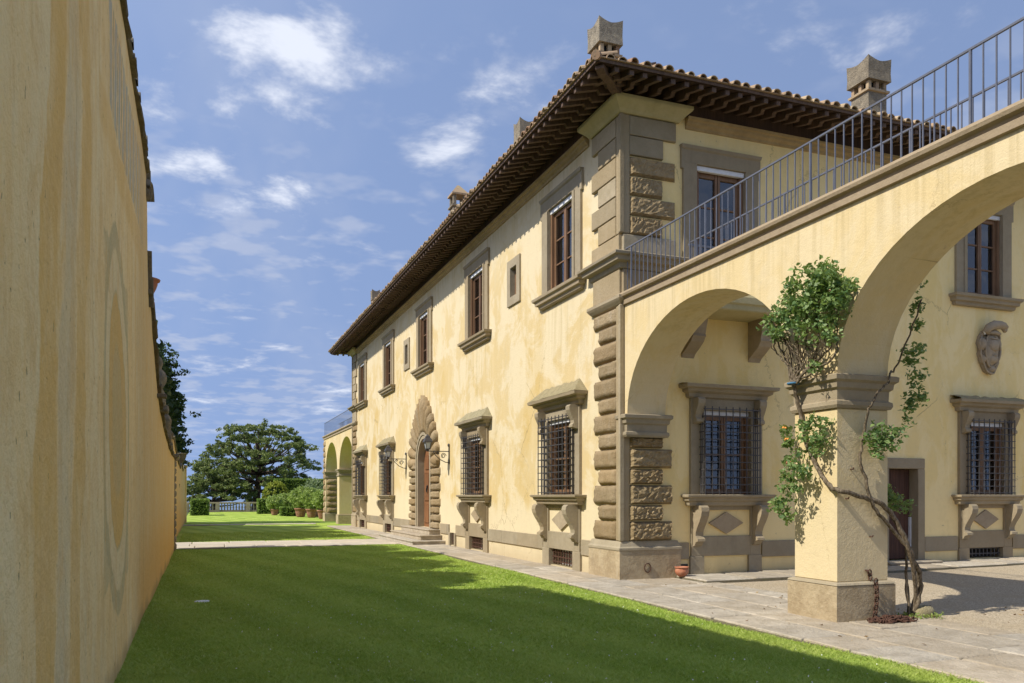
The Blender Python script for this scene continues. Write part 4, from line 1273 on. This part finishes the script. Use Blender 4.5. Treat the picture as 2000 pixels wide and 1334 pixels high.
for (y, z, a) in along(prof, .40, 1.0):
    steep = abs(a) > .9
    b = MB().cbox(-.06, TW+.10, -.22, .22, 0, .06, .012)
    b.V = [(x*rw.uniform(.97,1.03), yy, zz+rw.uniform(-.008,.014)) for x, yy, zz in b.V]
    w = (.10 if not steep else .0)
    o = b.build('coping_stone', 'stone_dark', gw, (-TW-(.05)+rw.uniform(-.01,.02), y-14, z-.012)); o.rotation_euler = (a,0,0)
    if not steep and z > 5 and rw.random() < .9:
        t = MB(); seg = 6
        for (xx, r_) in ((0,.085),(.30,.075)):
            for k in range(seg+1): w_ = PI*k/seg; t.V.append((xx, r_*math.cos(w_), r_*math.sin(w_)))
        for k in range(seg): t.F.append((k,k+1,seg+2+k,seg+1+k))
        t.F.append(tuple(range(seg,-1,-1)))
        to = t.build('coping_tile','stone_dark',gw,(.065+rw.uniform(-.02,.012),y-14,z+.03),PI)
# scroll at the end of the high part
sc = MB()
pts = []
for i in range(26):
    a = i*.36; r_ = .30*math.exp(-.11*i)
    pts.append((0, r_*math.cos(a), r_*math.sin(a)))
sc.tube(pts, [.075-.0018*i for i in range(26)], 8)
sc.V = [(x*2.6, y, z) for x, y, z in sc.V]
sc.build('scroll','stone_weathered',gw,(-.10,-.62,6.20),smooth=True)
# end pilaster of rubble, with cap
for i in range(12):
    h = .235
    rough_block(.95 if i % 2 else .88, h-.012, .045, 500+i, .012, .03, 8, 4).build('pilaster_stone','stone_weathered',gw,(.0,27.55-14,i*h),PI/2,True)
MB().rings(-TW,.06,12.9,14.12,[(0,2.80),(.03,2.83),(.08,2.88),(.09,2.95),(.04,2.97)]).build('pilaster_cap','stone_weathered',gw)

w2 = empty('garden_wall', (XW-.16, 44, 0))
tag(w2, 'lower orange toned garden wall beyond the gap where the path leaves', 'wall')
prof2 = [(32,3.75),(33,3.55),(36,3.3),(39,3.12),(42,3.0),(44,3.25),(46,3.3),(48,3.05),(50,3.35),(56,3.4)]
wall_mesh(prof2, XW-.16-TW, XW-.16, 'wall', 'fresco_plaster', w2, .006)
for (y, z, a) in along(prof2, .5):
    o = MB().cbox(-TW-.06,.06,-.26,.26,0,.06,.012).build('coping_stone','stone_dark',w2,(0,y-44,z-.01)); o.rotation_euler = (a,0,0)
MB().rings(-TW-.02,.10,11.2,12.2,[(0,-.05),(0,3.45),(.06,3.5),(.06,3.58),(0,3.62)]).build('pier','plaster_shade_lifted',w2)

# ornaments standing on the walls
def urn(name, label, cat, loc, s, m, prof):
    o = MB().lathe([(r_*s, z*s) for r_, z in prof], 18).build(name, m, None, loc, smooth=True)
    return tag(o, label, cat)
UR = [(.30,0),(.30,.10),(.16,.14),(.13,.22),(.22,.32),(.36,.62),(.42,.80),(.40,.86),(.50,.92),(.52,.98),(.46,1.0)]
urn('urn','small terracotta urn on the step of the garden wall','urn',(-.80,14.25,4.75),.40,'terracotta_pot',UR)
urn('urn','dark stone urn on the far low garden wall','urn',(XW-.3,50.6,3.38),.75,'stone_dark',UR)
def figure(loc, s, seed, label):
    r = random.Random(seed); b = MB()
    b.rings(-.2*s,.2*s,-.2*s,.2*s,[(.03,0),(.03,.09*s),(0,.1*s)])
    b.lathe([(.17*s,.1*s),(.21*s,.25*s),(.18*s,.45*s),(.13*s,.58*s),(.19*s,.72*s),(.22*s,.86*s),(.16*s,.98*s),(.08*s,1.04*s),(.10*s,1.10*s),(.125*s,1.2*s),(.10*s,1.31*s),(.03*s,1.37*s)],12)
    b.V = [(x+r.uniform(-.02,.02)*s, y+r.uniform(-.02,.02)*s, z+r.uniform(-.015,.015)*s) for x, y, z in b.V]
    o = b.build('stone_figure','stone_weathered',None,loc,smooth=True)
    return tag(o, label, 'ornament')
figure((-.80,17.85,3.37),.82,1,'worn little stone figure standing on the curve of the garden wall')
figure((-.84,22.6,2.95),.78,2,'lower weathered stone finial near the end of the garden wall')
bk = MB().cbox(-.1,.16,-.12,.12,0,.07,.01).build('stone_shelf','stone_dark',gw,(.0,2.6,3.52))
figure((-.92,27.4,2.98),.72,3,'dark stone ornament on the pilaster cap of the garden wall')
# ------------------------------------------------------------------ wall lanterns beside the portal
def lantern(y, label):
    L = empty('wall_lantern', (XF, y, 3.18)); tag(L, label, 'lantern', 'lanterns beside the portal')
    a = MB()
    a.box(-.80,-.01,-.014,.014,-.014,.014); a.box(-.035,.0,-.03,.03,-.42,.16)
    a.tube([(-.02,0,-.38),(-.15,0,-.36),(-.32,0,-.28),(-.48,0,-.14),(-.56,0,-.02)],.014,6)
    a.tube([(-.22+.10*math.cos(t*.5)*math.exp(-.05*t),0,-.15+.10*math.sin(t*.5)*math.exp(-.05*t)) for t in range(22)],.012,5)
    a.tube([(-.42+.055*math.cos(t*.5)*math.exp(-.05*t),0,-.07+.055*math.sin(t*.5)*math.exp(-.05*t)) for t in range(20)],.010,5)
    a.blob((-.03,0,.21),(.045,.045,.06),8,6); a.lathe([(.05,.0),(.06,.03),(.02,.06),(.02,.10)],8,(-.76,0))
    a.build('bracket','iron_dark',L)
    c = (-.76,0)
    g = MB(); w0, w1, z0, z1 = .06, .10, .08, .29
    g.rings(c[0]-.01,c[0]+.01,-.01,.01,[(w0-.015,z0),(w1-.015,z1)]); g.build('glass','lamp_glass',L)
    f = MB()
    for sx in (-1,1):
        for sy in (-1,1): f.tube([(c[0]+sx*w0,sy*w0,z0-.01),(c[0]+sx*w1,sy*w1,z1+.01)],.012,5)
    f.rings(c[0]-.01,c[0]+.01,-.01,.01,[(w0+.005,z0-.03),(w0+.01,z0)])
    f.build('frame','iron_dark',L)
    MB().rings(c[0]-.01,c[0]+.01,-.01,.01,[(w1+.03,z1),(w1+.03,z1+.025),(.09,z1+.13),(.06,z1+.15),(.06,z1+.19),(.03,z1+.22),(.0,z1+.27)]).build('roof_cap','iron_dark',L)
lantern(26.43,'iron lantern on scrolled bracket between the portal and the nearer windows')
lantern(32.55,'iron lantern on scrolled bracket on the far side of the portal')

# ------------------------------------------------------------------ small things by the corner and the pier
pt = MB().lathe([(.8*a_, .8*b_) for a_, b_ in [(.085,.0),(.115,.02),(.165,.09),(.175,.14),(.155,.19),(.15,.205),(.18,.215),(.185,.235),(.165,.24),(.14,.20),(.14,.15)]],24,cap=True)
tag(pt.build('flower_pot','terracotta_pot',None,(9.02,14.13,.085),smooth=True),'small empty terracotta pot on the paving by the corner pedestal','flower pot')

ch = MB(); rc = random.Random(21)
def clink(c, ax, tw):
    ring = [Vector((.030*math.cos(t*PI/4), 0, .045*math.sin(t*PI/4))) for t in range(9)]
    q = Vector((0,0,1)).rotation_difference(Vector(ax).normalized()).to_matrix() @ Matrix.Rotation(tw,3,'Z')
    ch.tube([Vector(c)+q @ p for p in ring],.0095,5)
px, py = XA+.50, YE-5.85
top = Vector((px, py-.02, .66))
ch.tube([(px-.02,py+.03,.70),(px-.02,py-.035,.70),(px-.0,py-.04,.66)],.013,6)
for k in range(12):
    z = .665-k*.055; off = .0 if z > .58 else -.085
    clink((px+.04*math.sin(k*.3)+.02, py-.03+off, z), (.1,.0,1), (k % 2)*PI/2)
for k in range(120):
    a = rc.uniform(0,2*PI); r_ = rc.random()**.6
    clink((px+.16+.36*r_*math.cos(a), py-.27+.15*r_*math.sin(a), .055+.07*(1-r_)*rc.random()), (rc.uniform(-1,1),rc.uniform(-1,1),rc.uniform(-.4,.4)), rc.uniform(0,PI))
tag(ch.build('chain','iron_rust',None,smooth=True),'rusty iron chain hanging from the pier and heaped at its foot','chain')

dc = MB().lathe([(.115,-.01),(.12,.012),(.11,.018),(.05,.019)],20); tag(dc.build('drain_cover','white_plastic',None,(.03,13.9,.012)),'small round white cover set in the lawn','drain cover')

ms = MB().blob((0,0,.03),(.24,.14,.10),14,9,.10,random.Random(8)); tag(ms.build('mossy_stone','hood_top',None,(9.42,8.62,.04),.4,smooth=True),'mossy stone at the root of the climbing rose','stone')
wr = np.random.default_rng(3)
wc = np.stack([wr.uniform(8.95,9.55,60), wr.uniform(8.3,8.75,60), np.full(60,.06)],1)
wo = link('weeds', np_mesh('weeds', leaf_quads(wc,.04,6,.035,wr), 4, 'leaf_citrus')); kind(wo,'stuff')['label'] = 'low green weeds around the mossy stone'

fc = np.concatenate([np.stack([wr.uniform(6.7,9.2,45), wr.uniform(5.5,13.2,45), np.full(45,.052)],1), np.stack([wr.uniform(8.6,11.5,40), wr.uniform(7.2,9.6,40), np.full(40,.055)],1)])
fq = leaf_quads(fc,.012,1,.05,wr); fq[:,:,2] = np.clip(fq[:,:,2],.048,.066)
kind(link('fallen_leaves', np_mesh('fallen_leaves', fq, 4, 'leaf_dry')),'stuff')['label'] = 'dry fallen leaves and petals scattered over the paving'

# carved coat of arms
ca = MB(); rc = random.Random(5)
def dome(cx, cz, rx, rz, d, y0=0.0, jit=.0, nu=24, nv=5):
    k = len(ca.V)
    for i in range(nv+1):
        t = i/nv
        for j in range(nu):
            a = 2*PI*j/nu
            ca.V.append((cx+rx*math.cos(a)*math.cos(t*PI/2), y0-d*math.sin(t*PI/2), cz+rz*math.sin(a)*math.cos(t*PI/2)))
    for i in range(nv):
        for j in range(nu):
            a, b_ = k+i*nu+j, k+i*nu+(j+1) % nu; ca.F.append((a, b_, b_+nu, a+nu))
sh = [(-.30,.28),(-.36,.12),(-.30,-.02),(-.33,-.14),(-.27,-.30),(-.19,-.46),(-.12,-.56),(.0,-.61),(.10,-.60),(.16,-.48),(.22,-.34),(.25,-.18),(.30,-.02),(.26,.14),(.31,.26),(.24,.40),(.02,.46),(-.18,.42)]
ca.prism_xz(sh, -.09, .05)
dome(-.02,-.05,.25,.42,.17,-.06); dome(-.02,.05,.15,.16,.10,-.19); dome(-.0,-.26,.14,.12,.09,-.16)
dome(-.27,.08,.09,.17,.16,-.04); dome(.24,.10,.075,.16,.14,-.04); dome(-.24,-.27,.07,.11,.14,-.04); dome(.02,-.50,.10,.09,.14,-.05); dome(.21,-.2,.06,.12,.13,-.04)
ca.tube([(x_*1.0,-.10,z_) for x_, z_ in sh+sh[:1]], [.030+.012*math.sin(i*2.1) for i in range(len(sh)+1)], 6)
ca.tube([(-.02+.235*math.cos(t*PI/12),-.155-.03*math.cos(t*PI/6),-.06+.40*math.sin(t*PI/12)) for t in range(25)], .024, 6)
for k in range(4): ca.tube([(-.15+.02*k,-.20,.22-.13*k),(-.02,-.265,.19-.13*k),(.12-.02*k,-.20,.22-.13*k)],[.012,.022,.012],6)
ca.tube([(-.24,-.14,.34),(-.16,-.18,.47),(0,-.20,.54),(.18,-.20,.55),(.32,-.19,.54),(.43,-.18,.51)],[.08,.10,.11,.10,.085,.05],10)
ca.tube([(.30,-.17,.50),(.40,-.16,.44),(.44,-.14,.47)],[.05,.06,.03],8)
ca.tube([(-.20,-.16,.34),(0,-.20,.36),(.22,-.16,.34)],[.04,.05,.04],8)
ao = ca.build('coat_of_arms','stone_warm',None,(XF+EW2+.06,YE-.02,5.24),smooth=True)
tag(ao,'carved stone shield with scrolled crest fixed high on the court wall','coat of arms')
MB().prism_xz([(-.30,.38),(-.12,.50),(-.12,.40),(-.26,.30)],-.16,-.14).build('paper_note','paper',ao)

# ------------------------------------------------------------------ climbing rose on the pier
PY = YE-5.85                                     # court-side face of the pier (towards the camera)
rose = empty('climbing_rose', (9.3, 8.75, 0)); tag(rose,'climbing rose with bare twisting stems and a leafy head on the pier','rose')
OR = Vector((-9.3,-8.75,0))
rr = random.Random(17); nr = np.random.default_rng(17)
def smooth_path(P, n=4):
    P = [Vector(p) for p in P]; out = []
    for i in range(len(P)-1):
        p0, p1, p2, p3 = P[max(0,i-1)], P[i], P[i+1], P[min(len(P)-1,i+2)]
        for k in range(n):
            t = k/n
            out.append(.5*((2*p1)+(p2-p0)*t+(2*p0-5*p1+4*p2-p3)*t*t+(3*p1-p0-3*p2+p3)*t**3))
    out.append(P[-1]); return out
def stem(P, r0, r1, wob=.012):
    q = smooth_path(P); m = len(q)
    q = [p+Vector((rr.uniform(-wob,wob),rr.uniform(-wob,wob),rr.uniform(-wob,wob))) if 0 < i < m-1 else p for i, p in enumerate(q)]
    MB().tube(q, [r0+(r1-r0)*i/(m-1) for i in range(m)], 7).build('stem','rose_stem',rose,OR,smooth=True)
    return q
FX, FY = XA-.06, PY-.07                           # just off the two pier faces
def FF(px_, py_):                                 # helper: a spot on the camera-facing plane given by its sight line
    u = (px_-1000)/1600; v = (968-py_)/1600; s_, c_ = math.sin(YAW), math.cos(YAW)
    d = FY/(c_-u*s_); return Vector((d*(s_+u*c_), FY, CAMZ+d*v))
def LF(px_, py_, x=None):                         # the same on the lawn-facing plane
    u = (px_-1000)/1600; v = (968-py_)/1600; s_, c_ = math.sin(YAW), math.cos(YAW)
    X_ = FX if x is None else x
    d = X_/(s_+u*c_); return Vector((X_, d*(c_-u*s_), CAMZ+d*v))
root = Vector((9.22, 8.62, .02))
B = lambda p, dx=0, dy=0, dz=0: p+Vector((dx,dy,dz))
q1 = stem([root, B(root,.07,-.03,.30), B(root,.07,-.05,.55), B(FF(1776,1080),0,-.02), FF(1752,1020), FF(1722,985), FF(1690,972), B(FF(1655,962),0,-.03), B(LF(1628,953),-.03), LF(1605,928), LF(1585,890), LF(1572,850), LF(1565,815), LF(1556,780,FX-.05), LF(1549,752,FX-.12)], .038, .026)
q2 = stem([B(root,-.02,.02), B(root,.03,-.01,.3), B(FF(1775,1085),0,-.04), FF(1757,1050), FF(1730,1018), FF(1706,990), FF(1694,955), FF(1690,930), FF(1680,905), FF(1684,870), FF(1690,830), B(FF(1688,800),0,-.08), B(FF(1700,775),0,-.10), B(FF(1722,748),.0,-.10), B(FF(1740,725),.05,.05), Vector((8.82,8.55,3.42)), Vector((8.86,8.35,3.85)), Vector((8.92,8.2,4.3))], .030, .010)
stem([B(root,-.06,0), B(root,-.10,.02,.4), B(root,-.09,.03,.8), B(root,-.12,.03,1.05)], .022, .016)
stem([B(root,-.02,.05), B(root,-.03,.06,.4), B(root,-.06,.06,.75)], .014, .008)
# fan of bare stems up to the head
fan_o = LF(1549,752,FX-.12)
head = []
for (a, b_, c_) in (((1535,700),(1515,660),(1505,630)),((1545,690),(1530,650),(1545,600)),((1560,700),(1555,650),(1560,600)),((1570,690),(1575,650),(1565,590)),
                    ((1590,700),(1600,660),(1590,600)),((1600,705),(1620,675),(1615,620)),((1625,700),(1637,665),(1635,630)),((1540,715),(1518,690),(1512,665)),((1580,715),(1605,690),(1612,650)),((1565,715),(1548,680),(1522,640))):
    q = stem([fan_o, LF(fan_o and a[0]*.5+1549*.5, a[1]*.5+752*.5, FX-.10), LF(a[0],a[1],FX-.08+rr.uniform(-.08,.03)), LF(b_[0],b_[1],FX-.10+rr.uniform(-.1,.04)), LF(c_[0],c_[1],FX-.14+rr.uniform(-.12,.05))], .020, .008, .02)
    head.append(q[-1])
    for k in range(5):
        p = q[rr.randrange(5,len(q))]; stem([p, p+Vector((rr.uniform(-.1,.03),rr.uniform(-.15,.15),rr.uniform(.08,.2))), p+Vector((rr.uniform(-.18,.02),rr.uniform(-.25,.25),rr.uniform(.2,.4)))], .008,.004,.01)
cen = []
def clump(c, rad, n, zmin=-9):
    for k in range(n):
        d = Vector((rr.gauss(0,1),rr.gauss(0,1),rr.gauss(0,1))).normalized()*(rr.random()**.45)
        cen.append((c[0]+d.x*rad[0], c[1]+d.y*rad[1], c[2]+d.z*rad[2]))
for (px_, py_, rx_, ry_, n) in ((1588,548,62,38,54),(1620,558,52,40,40),(1560,590,52,50,46),(1600,600,58,50,50),(1530,622,36,40,26),(1512,648,22,26,12),(1575,640,40,34,20),(1645,575,30,32,14),(1615,650,26,26,9),(1585,705,18,20,5)):
    c = LF(px_, py_, FX-.22); m_ = (c.y*.92)/1600*1.12
    clump(c, (.20, rx_*m_*1.5, ry_*m_*1.2), int(n*.95))
for (px_, py_, r_, n) in ((1600,835,34,10),(1575,850,32,9),(1560,905,34,9),(1540,950,36,13),(1525,990,22,6),(1600,865,26,7),(1555,930,40,7),(1535,1010,16,4)):
    c = LF(px_, py_, FX-.12-.10*(px_ < 1560)); clump(c, (.10, r_*.0068, r_*.0066), n)
for (px_, py_, r_, n) in ((1700,850,26,8),(1715,862,34,10),(1695,885,28,7),(1738,846,16,4)):
    clump(FF(px_, py_)+Vector((0,-.12,0)), (r_*.0066,.10,r_*.006), n)
for (px_, py_, r_, n) in ((1765,970,28,10),(1790,985,26,7),(1748,960,20,6)):
    clump(FF(px_, py_)+Vector((.05,.25,0)), (r_*.0068,.12,r_*.006), n)
for (x_, y_, z_, r_, n) in ((8.95,8.25,4.5,.07,2),(8.93,8.3,4.22,.10,4),(9.0,8.35,3.98,.08,3),(8.95,8.40,3.62,.17,8),(9.16,8.45,3.72,.07,2),(9.02,8.45,3.30,.10,4),(9.08,8.45,3.05,.16,9),(8.98,8.45,2.86,.10,4),(8.90,8.42,2.72,.07,2),(8.95,8.25,4.7,.05,1),(9.14,8.4,3.35,.06,2)):
    clump((x_,y_,z_), (r_,r_*.8,r_), n)
for fp in ((1537,860),(1540,905),(1532,838),(1512,985)): clump(LF(*fp, FX-.15)+Vector((.03,0,-.03)), (.05,.09,.07), 4)
lv = np.concatenate([leaf_quads(np.array(cen)+np.array(OR), .10, 14, .070, nr, up=-.25)])
kind(link('foliage', np_mesh('foliage', lv, 4, 'leaf_rose'), rose),'stuff')
for (p, m) in ((LF(1537,860,FX-.15),'flower_orange'),(LF(1540,905,FX-.15),'flower_pink'),(LF(1532,838,FX-.15),'flower_orange'),(LF(1512,985,FX-.15),'flower_orange')):
    f = MB()
    for k in range(7):
        a = k*2.4; f.blob((.018*math.cos(a),.018*math.sin(a),.004*k),(.02,.02,.014),6,4)
    f.build('blossom',m,rose,p+OR,smooth=True)
tie = MB()
tie.tube([fan_o+Vector((.07*math.cos(t*PI/6),.07*math.sin(t*PI/6),.02)) for t in range(13)],.016,6); tie.build('blue_tie','blue_cloth',rose,OR,smooth=True)
# ------------------------------------------------------------------ far garden
def pine(loc, H, W, label, seed, trunk_lean=0, nb=26, per=40, crown_lo=.42, leaf='leaf_pine', lsize=.30, name='pine_tree'):
    r = random.Random(seed); g = np.random.default_rng(seed)
    T = empty(name, loc); tag(T, label, 'tree')
    tr = MB()
    tp = [(trunk_lean*t*t*H+.25*math.sin(t*5+seed), .15*math.sin(t*4), t*H*.86) for t in [i/9 for i in range(10)]]
    tr.tube(tp, [.055*H*.9*(1-.75*i/9)+.03 for i in range(10)], 9)
    T0 = tr.build('trunk','bark',T,smooth=True)
    cs = []; lm = MB()
    for k in range(nb):
        t = crown_lo+(1-crown_lo)*(k/nb)**.9
        base = Vector(tp[min(9,int(t*9*.98))]); base.z = min(t, .97)*H*.84
        a = k*2.399+r.uniform(-.5,.5)
        # spreading plates: wide in the middle, narrower on top
        q = (t-crown_lo)/(1-crown_lo)
        wid = W*.5*math.sqrt(max(.03, 1-q**2.2))*r.uniform(.6,1.0)
        tip = base+Vector((math.cos(a)*wid, math.sin(a)*wid, H*(.10*(1-q)+.05)+r.uniform(-.3,.3)))
        mid = base.lerp(tip,.5)+Vector((0,0,-.12*wid+r.uniform(-.1,.2)))
        lm.tube([base,mid,tip],[.02*H*(1-.6*q),.011*H,.03],6)
        for j in range(9):
            f = r.uniform(.30,1.02); p = base.lerp(tip,f)+Vector((r.gauss(0,.09*W),r.gauss(0,.09*W),r.uniform(.05,.4)))
            if j < 4: lm.tube([base.lerp(tip,f*.75), p],[.05,.02],4)
            for m in range(5): cs.append((p.x+r.gauss(0,.40),p.y+r.gauss(0,.40),p.z+r.gauss(0,.24)))
    lm.build('limbs','bark',T,smooth=True)
    V_ = leaf_quads(np.array(cs),.40,max(4,per//5*3//2),lsize*1.05,g,.5)
    kind(link('crown', np_mesh('crown',V_,4,leaf), T),'stuff')
    return T
def dome_pine(loc, H, W, z0, label, seed, pads, tall=.9):
    """umbrella-like old pine: limbs fan out to flat pads of needles that cover a dome"""
    r = random.Random(seed); g = np.random.default_rng(seed); T = empty('pine_tree', loc); tag(T, label, 'tree')
    tp = [(.18*math.sin(t*6+seed), .15*math.sin(t*4), t*H*.80) for t in [i/9 for i in range(10)]]
    MB().tube(tp, [.048*H*(1-.78*i/9)+.03 for i in range(10)], 9).build('trunk','bark',T,smooth=True)
    lm = MB(); cs = []
    for k in range(pads):
        q = (k+.5)/pads                                   # spiral over the dome, top to rim
        th = math.acos(1-q*1.02) if q < .97 else PI/2
        a = k*2.39996+r.uniform(-.2,.2); sh = r.uniform(.80,1.03)*(1 if r.random() > .22 else .62)
        p = Vector((math.sin(th)*math.cos(a)*W/2*sh, math.sin(th)*math.sin(a)*W/2*sh, z0+(H-z0)*math.cos(th)**tall*sh-.03*H*math.sin(th)))
        b0 = Vector(tp[min(9, 3+int(5.5*max(0,min(1,(p.z-z0*.5)/H))))])
        if k % 2 == 0:
            mid = b0.lerp(p,.55)+Vector((0,0,-.06*(p-b0).length)); lm.tube([b0,mid,p],[.016*H*(1.2-.6*(1-q)),.008*H,.025],5)
        pr = r.uniform(.55,1.0)*W/13
        for m in range(7): cs.append((p.x+r.gauss(0,pr*.6), p.y+r.gauss(0,pr*.6), p.z+r.gauss(0,pr*.20)))
    lm.build('limbs','bark',T,smooth=True)
    kind(link('crown', np_mesh('crown', leaf_quads(np.array(cs),.38,34,.25,g,.6,.25), 4,'leaf_pine'), T),'stuff')
dome_pine((6.1,97,-.6),10.6,13.6,3.4,'broad old pine with dark spreading crown behind the balustrade',4,150)
dome_pine((1.5,95,-1.2),6.3,8.0,2.6,'smaller pine with low crown left of the broad pine',9,70)
pine((-3.0,53.0,0),11.2,3.4,'dark conifer rising behind the left garden wall',12,nb=60,per=90,crown_lo=.25,leaf='leaf_cypress',lsize=.22,name='conifer')

def cypress(loc, H, W, label, seed):
    g = np.random.default_rng(seed); T = empty('evergreen_tree', loc); tag(T, label, 'tree', 'trees behind the garden wall')
    MB().tube([(0,0,0),(0,0,H*.5),(0,0,H*.95)],[.2,.13,.03],8).build('trunk','bark',T,smooth=True)
    n = 1000; z = g.random(n)**.8; a = g.uniform(0,2*PI,n); rad = W*.5*np.sin(np.clip(.16+z*.84,0,1)*PI)**.15*np.sqrt(g.random(n))
    c = np.stack([rad*np.cos(a), rad*np.sin(a), H*(.12+.86*z)],1)
    kind(link('crown', np_mesh('crown', leaf_quads(c,.4,14,.30,g), 4,'leaf_cypress'), T),'stuff')
row = ((15.6,7.6,4.2,'nearest rounded evergreen behind the high garden wall'),(19.0,8.6,4.5,'tall evergreen behind the curve of the garden wall'),
       (22.3,8.65,4.4,'evergreen behind the lowest part of the nearer garden wall'),(25.2,8.6,4.0,'evergreen behind the wall end, last before the gap'),
       (34.2,8.6,4.4,'evergreen behind the lower wall, first beyond the path'),(37.6,8.65,4.6,'evergreen behind the lower wall, second beyond the path'),
       (41.2,8.6,4.4,'evergreen behind the lower wall, third beyond the path'),(45.0,8.6,4.6,'evergreen behind the lower wall, farthest of the row'))
for i, (y, h, w, lb) in enumerate(row): cypress((-3.4-.3*(i % 2),y,0),h,w,lb,60+i)

def hedge(loc, sx, sy, h, label, seed, leaf='leaf_hedge'):
    g = np.random.default_rng(seed); T = empty('hedge', loc); tag(T, label, 'hedge')
    MB().rings(-sx/2,sx/2,-sy/2,sy/2,[(-.05,0),(-.03,.1),(-.04,h-.1),(-.12,h-.02)]).build('hedge_body','hedge_core',T)
    ar = 2*(sx+sy)*h+sx*sy; n = int(ar*260)
    f = g.random(n)*ar; p = np.empty((n,3)); u = g.random(n); v = g.random(n)
    s1 = 2*sx*h; s2 = s1+2*sy*h
    A = f < s1; Bm = (f >= s1) & (f < s2); Cc = f >= s2
    sg = np.where(g.random(n) < .5, -1, 1)
    p[A] = np.stack([(u[A]-.5)*sx, sg[A]*sy/2, v[A]*h],1); p[Bm] = np.stack([sg[Bm]*sx/2,(u[Bm]-.5)*sy, v[Bm]*h],1); p[Cc] = np.stack([(u[Cc]-.5)*sx,(v[Cc]-.5)*sy,np.full(Cc.sum(),h)],1)
    p += g.normal(size=(n,3))*.025
    kind(link('foliage', np_mesh('foliage', leaf_quads(p,.05,1,.15,g), 4, leaf), T),'stuff')
hedge((9.3,83.5,0),4.9,1.6,3.3,'tall clipped hedge with a flat top behind the potted lemon trees',1)
hedge((14.6,85.5,0),5.0,1.6,2.9,'darker tall hedge just left of the far arcade',2)
hedge((6.1,79.5,0),2.2,1.3,1.35,'low square hedge in front of the yellow-green bush',3)
hedge((7.05,70.5,0),1.6,1.0,.72,'lowest clipped hedge among the terracotta pots',4)
hedge((-.05,76,0),1.35,3.2,1.35,'dark box hedge at the foot of the left wall',5)

def bush(loc, r_, label, leaf, seed, name='bush', cat='bush'):
    g = np.random.default_rng(seed); n = 900
    d = g.normal(size=(n,3)); d /= np.linalg.norm(d,axis=1,keepdims=True)
    c = d*np.array(r_)*(.62+.38*g.random((n,1))**.5); c[:,2] += r_[2]*.92
    T = empty(name, loc); tag(T, label, cat)
    MB().blob((0,0,r_[2]*.92),(r_[0]*.8,r_[1]*.8,r_[2]*.8),14,10,.06,random.Random(seed)).build('core','hedge_core',T,smooth=True)
    kind(link('foliage', np_mesh('foliage', leaf_quads(c,.09,10,.13,g), 4, leaf), T),'stuff')
bush((6.75,81.2,0),(1.3,1.2,1.62),'round yellow-green clipped bush before the tall hedge','leaf_lime',3)

POTP = [(.26,0),(.29,.04),(.36,.36),(.39,.50),(.43,.51),(.44,.60),(.40,.61),(.36,.52),(.1,.50)]
def potted(loc, s, h, w, label, leaf, seed):
    g = np.random.default_rng(seed); T = empty('potted_lemon_tree', loc); tag(T, label, 'potted plant', 'potted lemon trees')
    MB().lathe([(a*s,z*s) for a, z in POTP],18).build('pot','shaded_pot',T,smooth=True)
    MB().tube([(0,0,.45*s),(.03,.02,.9*s),(0,0,.6*s+h*.5)],[.04,.03,.02],6).build('stem','bark',T)
    n = 260; d = g.normal(size=(n,3)); d /= np.linalg.norm(d,axis=1,keepdims=True)
    c = d*np.array([w/2,w/2,h/2])*(.25+.75*g.random((n,1))**.5); c[:,2] += .6*s+h*.48
    kind(link('foliage', np_mesh('foliage', leaf_quads(c,.15,14,.13,g,up=.2), 4, leaf), T),'stuff')
potted((6.05,74.0,0),.85,1.25,1.5,'leftmost small potted lemon tree beside the square hedge','leaf_citrus',1)
potted((7.15,75.5,0),.9,1.5,1.7,'potted lemon tree behind the lowest clipped hedge','leaf_citrus',2)
potted((7.5,67.2,0),1.15,1.75,1.9,'potted lemon tree just right of the lowest hedge','leaf_citrus',3)
potted((8.1,65.0,0),1.1,1.7,1.8,'middle potted lemon tree in the right-hand row','leaf_citrus',4)
potted((8.75,68.0,0),1.2,2.5,2.3,'tallest pale leaved potted shrub before the far arcade','leaf_pale',5)
potted((8.45,61.3,0),1.05,1.5,1.55,'potted lemon tree nearest the far arcade','leaf_citrus',6)

# balustrade at the edge of the terrace
BL = empty('balustrade', (3.2,90.5,0)); tag(BL,'low stone balustrade closing the lawn before the view','balustrade')
MB().box(-4.6,4.4,-.16,.16,-.02,.20).build('base_course','stone_grey',BL); MB().cbox(-4.6,4.4,-.17,.17,.86,1.02,.02).build('handrail','stone_grey',BL)
bme = MB().lathe([(.085,.20),(.085,.25),(.05,.28),(.10,.42),(.09,.52),(.045,.70),(.06,.78),(.085,.81),(.085,.86)],10).mesh('baluster','stone_grey',True)
for i in range(30): link('baluster', bme, BL, (-4.3+i*.29,0,0))
for x in (-4.5,-1.5,1.5,4.3): MB().cbox(-.2,.2,-.2,.2,0,.88,.02).build('pier','stone_grey',BL,(x,0,-.01))
